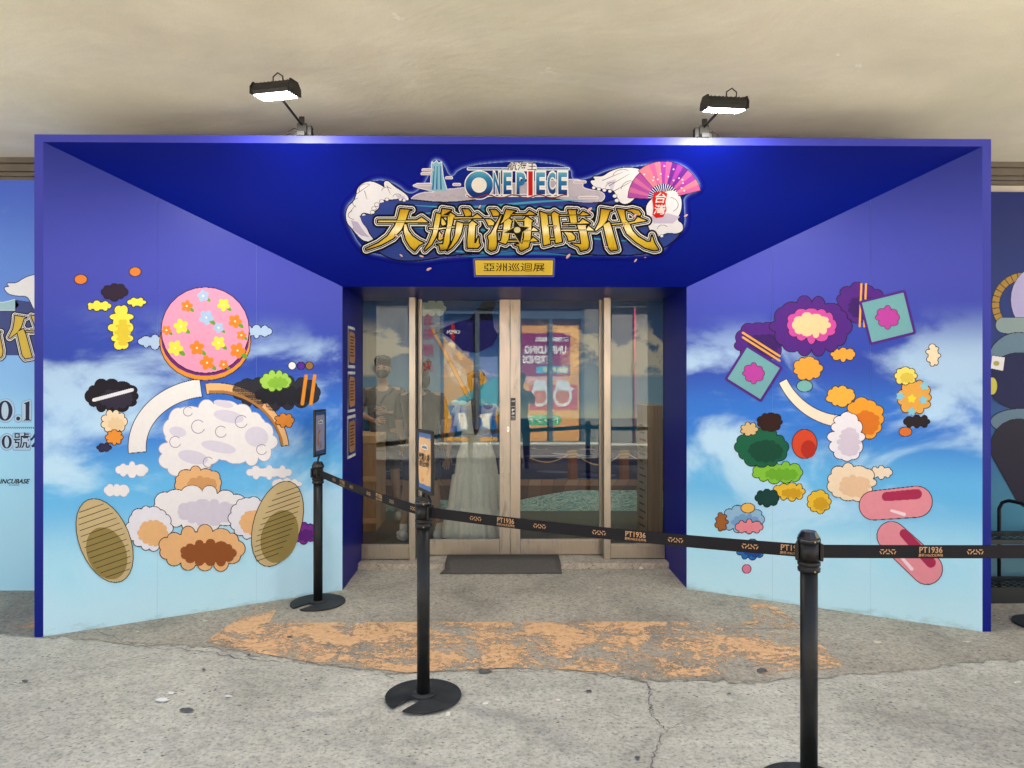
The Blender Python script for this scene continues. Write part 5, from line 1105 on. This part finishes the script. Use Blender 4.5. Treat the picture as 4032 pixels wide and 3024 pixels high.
p.grown([scl(foamR)], [(3, ink(30, 34, 80), 5), (0, ink(238, 240, 244), 6)], 1.5, clip=(-500, 300)); p.grown([[(-400, 1190), (20, 1190), (60, 1180), (75, 1200), (60, 1222), (-400, 1222)]], [(2, ink(240, 246, 250), 3), (0, ink(166, 204, 214), 4)], 2)
p.grown([[(60, 1180), (130, 1190), (220, 1220), (220, 1400), (-300, 1400), (-300, 1225), (60, 1222)]], [(0, ink(72, 84, 136), 4)], 2)
p.grown([scl(q) for q in TITLE[-7:]], [(16, ink(24, 26, 50), 7), (11.5, WH, 8), (8.5, ink(24, 26, 50), 9), (6, WH, 10), (4, BK, 11), (-.5, ink(222, 190, 84), 12)], 1.5)
B_(p.build('banner_title', bn), bn)
# right banner: plain dark shapes on deep blue
bn2 = empty('wall_banner', (4.2, ybn, 0), label='deep blue banner with large dark rounded shapes on the wall right of the portal', cat='banner')
m_ban2 = zgrad('banner_deep', 0, 3.1, [(0, srgb(120, 160, 170)), (.2, srgb(76, 146, 176)), (.36, srgb(44, 104, 168)), (.55, srgb(24, 52, 130)), (1, srgb(16, 34, 112))], .45)
m = MB(); m.box(2.7, 6, ybn-.002, ybn+.02, .02, zz(748, ybn)); B_(m.build('banner_sheet', m_ban2, bn2), bn2)
p = Print(BP, BN)
for k in range(12): p.grown([arc(4032, 1200, 112, 112, 150+k*12, 160.5+k*12, 14, 14, 6)], [(2, BK, 1), (0, ink(168, 134, 72), 2)], 2)
p.grown([ell(4090, 1180, 110, 130)], [(2, BK, 3), (0, ink(176, 170, 214), 4)], 2); p.grown([drop(3950, 1280, 4080, 1290, 30, 40)], [(2, BK, 5), (0, ink(138, 158, 160), 6)], 2)
p.grown([ell(4010, 1440, 125, 130)], [(3, BK, 7), (0, ink(104, 128, 148), 8)], 2); p.grown([ell(4010, 1500, 122, 110)], [(3, BK, 9), (0, ink(28, 34, 84), 10)], 2); p.grown([ell(4020, 1660, 120, 50)], [(3, BK, 11), (0, ink(104, 128, 148), 12)], 2); p.grown([drop(4010, 1760, 4060, 1930, 110, 70)], [(3, BK, 13), (0, ink(44, 40, 62), 14)], 2)
p.grown([[(3905, 1400), (3955, 1408), (3948, 1460), (3900, 1450)]], [(2, BK, 15), (0, ink(232, 230, 236), 16)], 2); p.poly(ell(3922, 1431, 12, 10)[::-1], ink(176, 168, 90), 17); p.grown([ell(3905, 1520, 20, 34)], [(2, BK, 15), (0, ink(206, 198, 90), 16)], 2)
B_(p.build('banner_shapes', bn2), bn2)
# metal rack
rk = empty('metal_rack', (3.75, 5.1, 0), label='black metal mesh shelf rack standing right of the portal', cat='rack')
m_r = M('black_rack_paint', (.012, .012, .012), .45)
yb_, yf_ = 5.28, 4.98; xp = wx(3983, 5.15)-3.75
for x in (xp, xp+.95):
    m = MB(); m.tube([(x, yb_-5.1, 0), (x, yb_-5.1, .62), (x+.012, yb_-5.1-.02, .67), (x+.03, yb_-5.1-.06, .69), (x+.05, yf_-5.1+.05, .69), (x+.06, yf_-5.1+.01, .67), (x+.06, yf_-5.1, .62), (x+.06, yf_-5.1, 0)], .013, 8); m.build('side_tube', m_r, rk)
for z_ in (.44, .10):
    x0, x1 = -.75, xp+1.05
    for (y0, y1) in ((yf_-5.1-.012, yf_-5.1+.012), (yb_-5.1-.04, yb_-5.1-.02)): box('shelf_rail', x0, x1, y0, y1, z_-.016, z_+.016, m_r, rk)
    m = MB()
    for k in range(34): x = x0+(x1-x0)*k/33; m.box(x-.0035, x+.0035, yf_-5.1+.012, yb_-5.1-.04, z_-.004, z_+.002)
    for k in range(5): y = yf_-5.1+.03+k*.045; m.box(x0, x1, y-.003, y+.003, z_+.0025, z_+.007)
    m.build('shelf_mesh', m_r, rk)
box('kick_panel', -.75, xp+1.05, yf_-5.1-.006, yf_-5.1+.006, .0, .083, m_r, rk)

# ================================================================== ACROSS THE STREET (seen mirrored in the glass)
YOp = -4.2
op = empty('shop_building', (0, YOp-.3, 0), label='grey concrete shop front across the street, mirrored in the door glass', cat='building')
def O_(o): o.location = (0, -(YOp-.3), 0); return o
mq = lambda x, y, d=0: mirY(x, y, YOp+d)
m_oc = M('facade_concrete', (.17, .16, .14), .85, var=.3, scale=2.5, stretch=(5, 5, .8), bmp=.3); m_of = M('shop_frame_blue_grey', (.06, .08, .12), .5)
m = MB(); m.box(-9, 9, YOp-.35, YOp-.12, 0, 3.9); O_(m.build('wall', m_oc, op))
zt_ = mq(2016, 1213).z; zl0 = mq(2016, 1745).z
def obox(nm, a, b, y0, y1, d0, d1, mat): 
    xa_, xb_ = mq(a, 1490).x, mq(b, 1490).x; m = MB(); m.box(min(xa_, xb_), max(xa_, xb_), YOp+d0, YOp+d1, max(0, mq(2016, y1).z), mq(2016, y0).z, mat); return O_(m.build(nm, mat, op))
obox('lintel', 1400, 2700, 1130, 1215, -.1, .06, m_oc)
for a, b in ((1470, 1612), (1660, 1735), (2300, 2358)): obox('pilaster', a, b, 1216, 1760, -.11, .05, m_oc)
obox('timber_wall', 2402, 2560, 1216, 1760, -.11, -.04, M('weathered_boards', (.22, .20, .18), .85, var=.3, scale=3, stretch=(18, 18, .5)))
for a, b in ((1737, 1747), (1871, 1888), (1966, 1976), (2046, 2054), (2162, 2176), (2288, 2300)): obox('shop_frame_post', a, b, 1218, 1745, -.08, .03, m_of)
obox('shop_frame_rail', 1737, 1976, 1218, 1236, -.08, .02, m_of); obox('shop_frame_rail', 2046, 2300, 1218, 1256, -.08, .02, m_of); obox('shop_sill', 1737, 2300, 1738, 1762, -.1, .1, m_of)
m = MB(); x_ = mq(2490, 1490).x; m.tube([(x_, YOp+.02, mq(2490, 1208).z), (x_, YOp+.02, .02)], .022, 8); O_(m.build('red_pipe', M('red_pipe_paint', (.55, .05, .09), .4), op))
obox('pipe_valve', 2478, 2500, 1428, 1442, -.0, .06, m_of)
class PM(Print):
    def __init__(s, d=0): s.p = None; s.n = Vector((0, 1, 0)); s.mb = MB(); s.mirror = YOp+d
p = PM(-.075)
def fp(P, c_, lay): p.mb.face([p.pt(x, y, lay*2) for x, y in P], ink(*c_))
rect = lambda a, b, c_, d_: [(a, b), (c_, b), (c_, d_), (a, d_)]
fp(rect(2054, 1257, 2288, 1740), (236, 168, 92), 1); fp(rect(2054, 1312, 2245, 1482), (158, 34, 100), 2); fp(rect(2109, 1328, 2239, 1344), (236, 232, 232), 3)
for k, c_ in enumerate([(40, 80, 130), (206, 150, 110), (170, 60, 60)]): fp(ell(2115+k*8, 1336, 3, 3, 0, 10), c_, 4)
fp(rect(2112, 1442, 2239, 1469), (92, 184, 224), 3)
for k in range(9): fp(rect(2137+k*11.2, 1447, 2144+k*11.2, 1464), (232, 232, 180), 4)
fp(rect(2085, 1516, 2274, 1615), (206, 70, 92), 2)
for x in (2125, 2215): fp(ell(x, 1560, 38, 41), (240, 236, 232), 3); fp(ell(x, 1560, 27, 30), (216, 120, 96), 4); fp([(x-28, 1530), (x-22, 1500), (x, 1496), (x+24, 1502), (x+28, 1520), (x+46, 1528), (x+40, 1538), (x-30, 1538)], (228, 232, 240), 5)
fp([(2060, 1480), (2240, 1482), (2200, 1500), (2120, 1510), (2060, 1505)], (236, 176, 170), 2)
fp(drop(2095, 1654, 2190, 1654, 20, 20), (92, 190, 130), 3); O_(p.build('orange_poster', op))
m = MB()
def wtext(b_, px_, py_, size, c_=(248, 244, 240), bold=.03, sx=1): q = mq(px_, py_, -.068); text_into(m, b_, frame(q, (-1, 0, 0), (0, 0, 1)), size*16.6/F, ink(*c_), bold, sx)
wtext('UNFOLDING', 2148, 1379, 41, bold=.045, sx=.70); wtext('TRENDS', 2110, 1417, 41, bold=.045, sx=.70); wtext('OPEN', 2224, 1336, 14, (110, 60, 90)); wtext('トレンド', 2140, 1654, 34, bold=.03)
wtext('OPEN', 1785, 1308, 20, bold=.03); O_(m.build('poster_lettering', None, op))
p = PM(-.075)
fp(rect(1747, 1300, 1966, 1740), (226, 160, 60), 1); fp([(1747, 1238), (1966, 1238), (1966, 1480), (1925, 1500), (1860, 1420), (1757, 1345), (1747, 1315)], (36, 34, 110), 2); fp([(1850, 1405), (1966, 1405), (1966, 1480), (1925, 1495)], (120, 128, 190), 3)
fp([(1765, 1592), (1920, 1502), (1966, 1478), (1966, 1598)], (70, 160, 176), 3); fp([(1762, 1596), (1960, 1596), (1950, 1650), (1780, 1655)], (16, 84, 150), 4); fp([(1780, 1655), (1950, 1650), (1966, 1700), (1966, 1720), (1765, 1720)], (24, 98, 170), 3)
fp(ell(1766, 1390, 24, 46, 20), (242, 198, 150), 3); fp(ell(1800, 1470, 30, 60, -30), (242, 198, 150), 3); fp([(1802, 1626), (1830, 1626), (1846, 1690), (1814, 1690)], (236, 232, 226), 5); fp([(1880, 1632), (1940, 1626), (1925, 1650), (1930, 1690), (1905, 1680), (1895, 1650)], (236, 232, 226), 5)
for k in range(3): fp(rect(1816+k*2, 1634+k*16, 1822+k*2, 1642+k*16), (150, 130, 90), 6)
fp(rect(1776, 1278, 1790, 1338), (206, 46, 52), 4); O_(p.build('colour_block_poster', op))
p = PM(.052); 
for k, y in enumerate((1262, 1318, 1380, 1445)):
    q = mq(1686, y, .056); m = MB()
    text_into(m, '五彩煙火'[k], frame(q, (-1, 0, 0), (0, 0, 1)), 46*16.6/F, ink(176, 44, 40), .02); O_(m.build('painted_character', None, op))
# street kerb and asphalt strip
o = box('street', -60, 60, -3.4, -.9, .0, .004, m_asph); tag(o, kind='structure')
o = box('kerb', -9, 9, -3.62, -3.4, .0, .11, m_oc); tag(o, kind='structure')
o = box('shop_pavement', -9, 9, YOp+.11, -3.62, .0, .105, m_ground); tag(o, kind='structure')
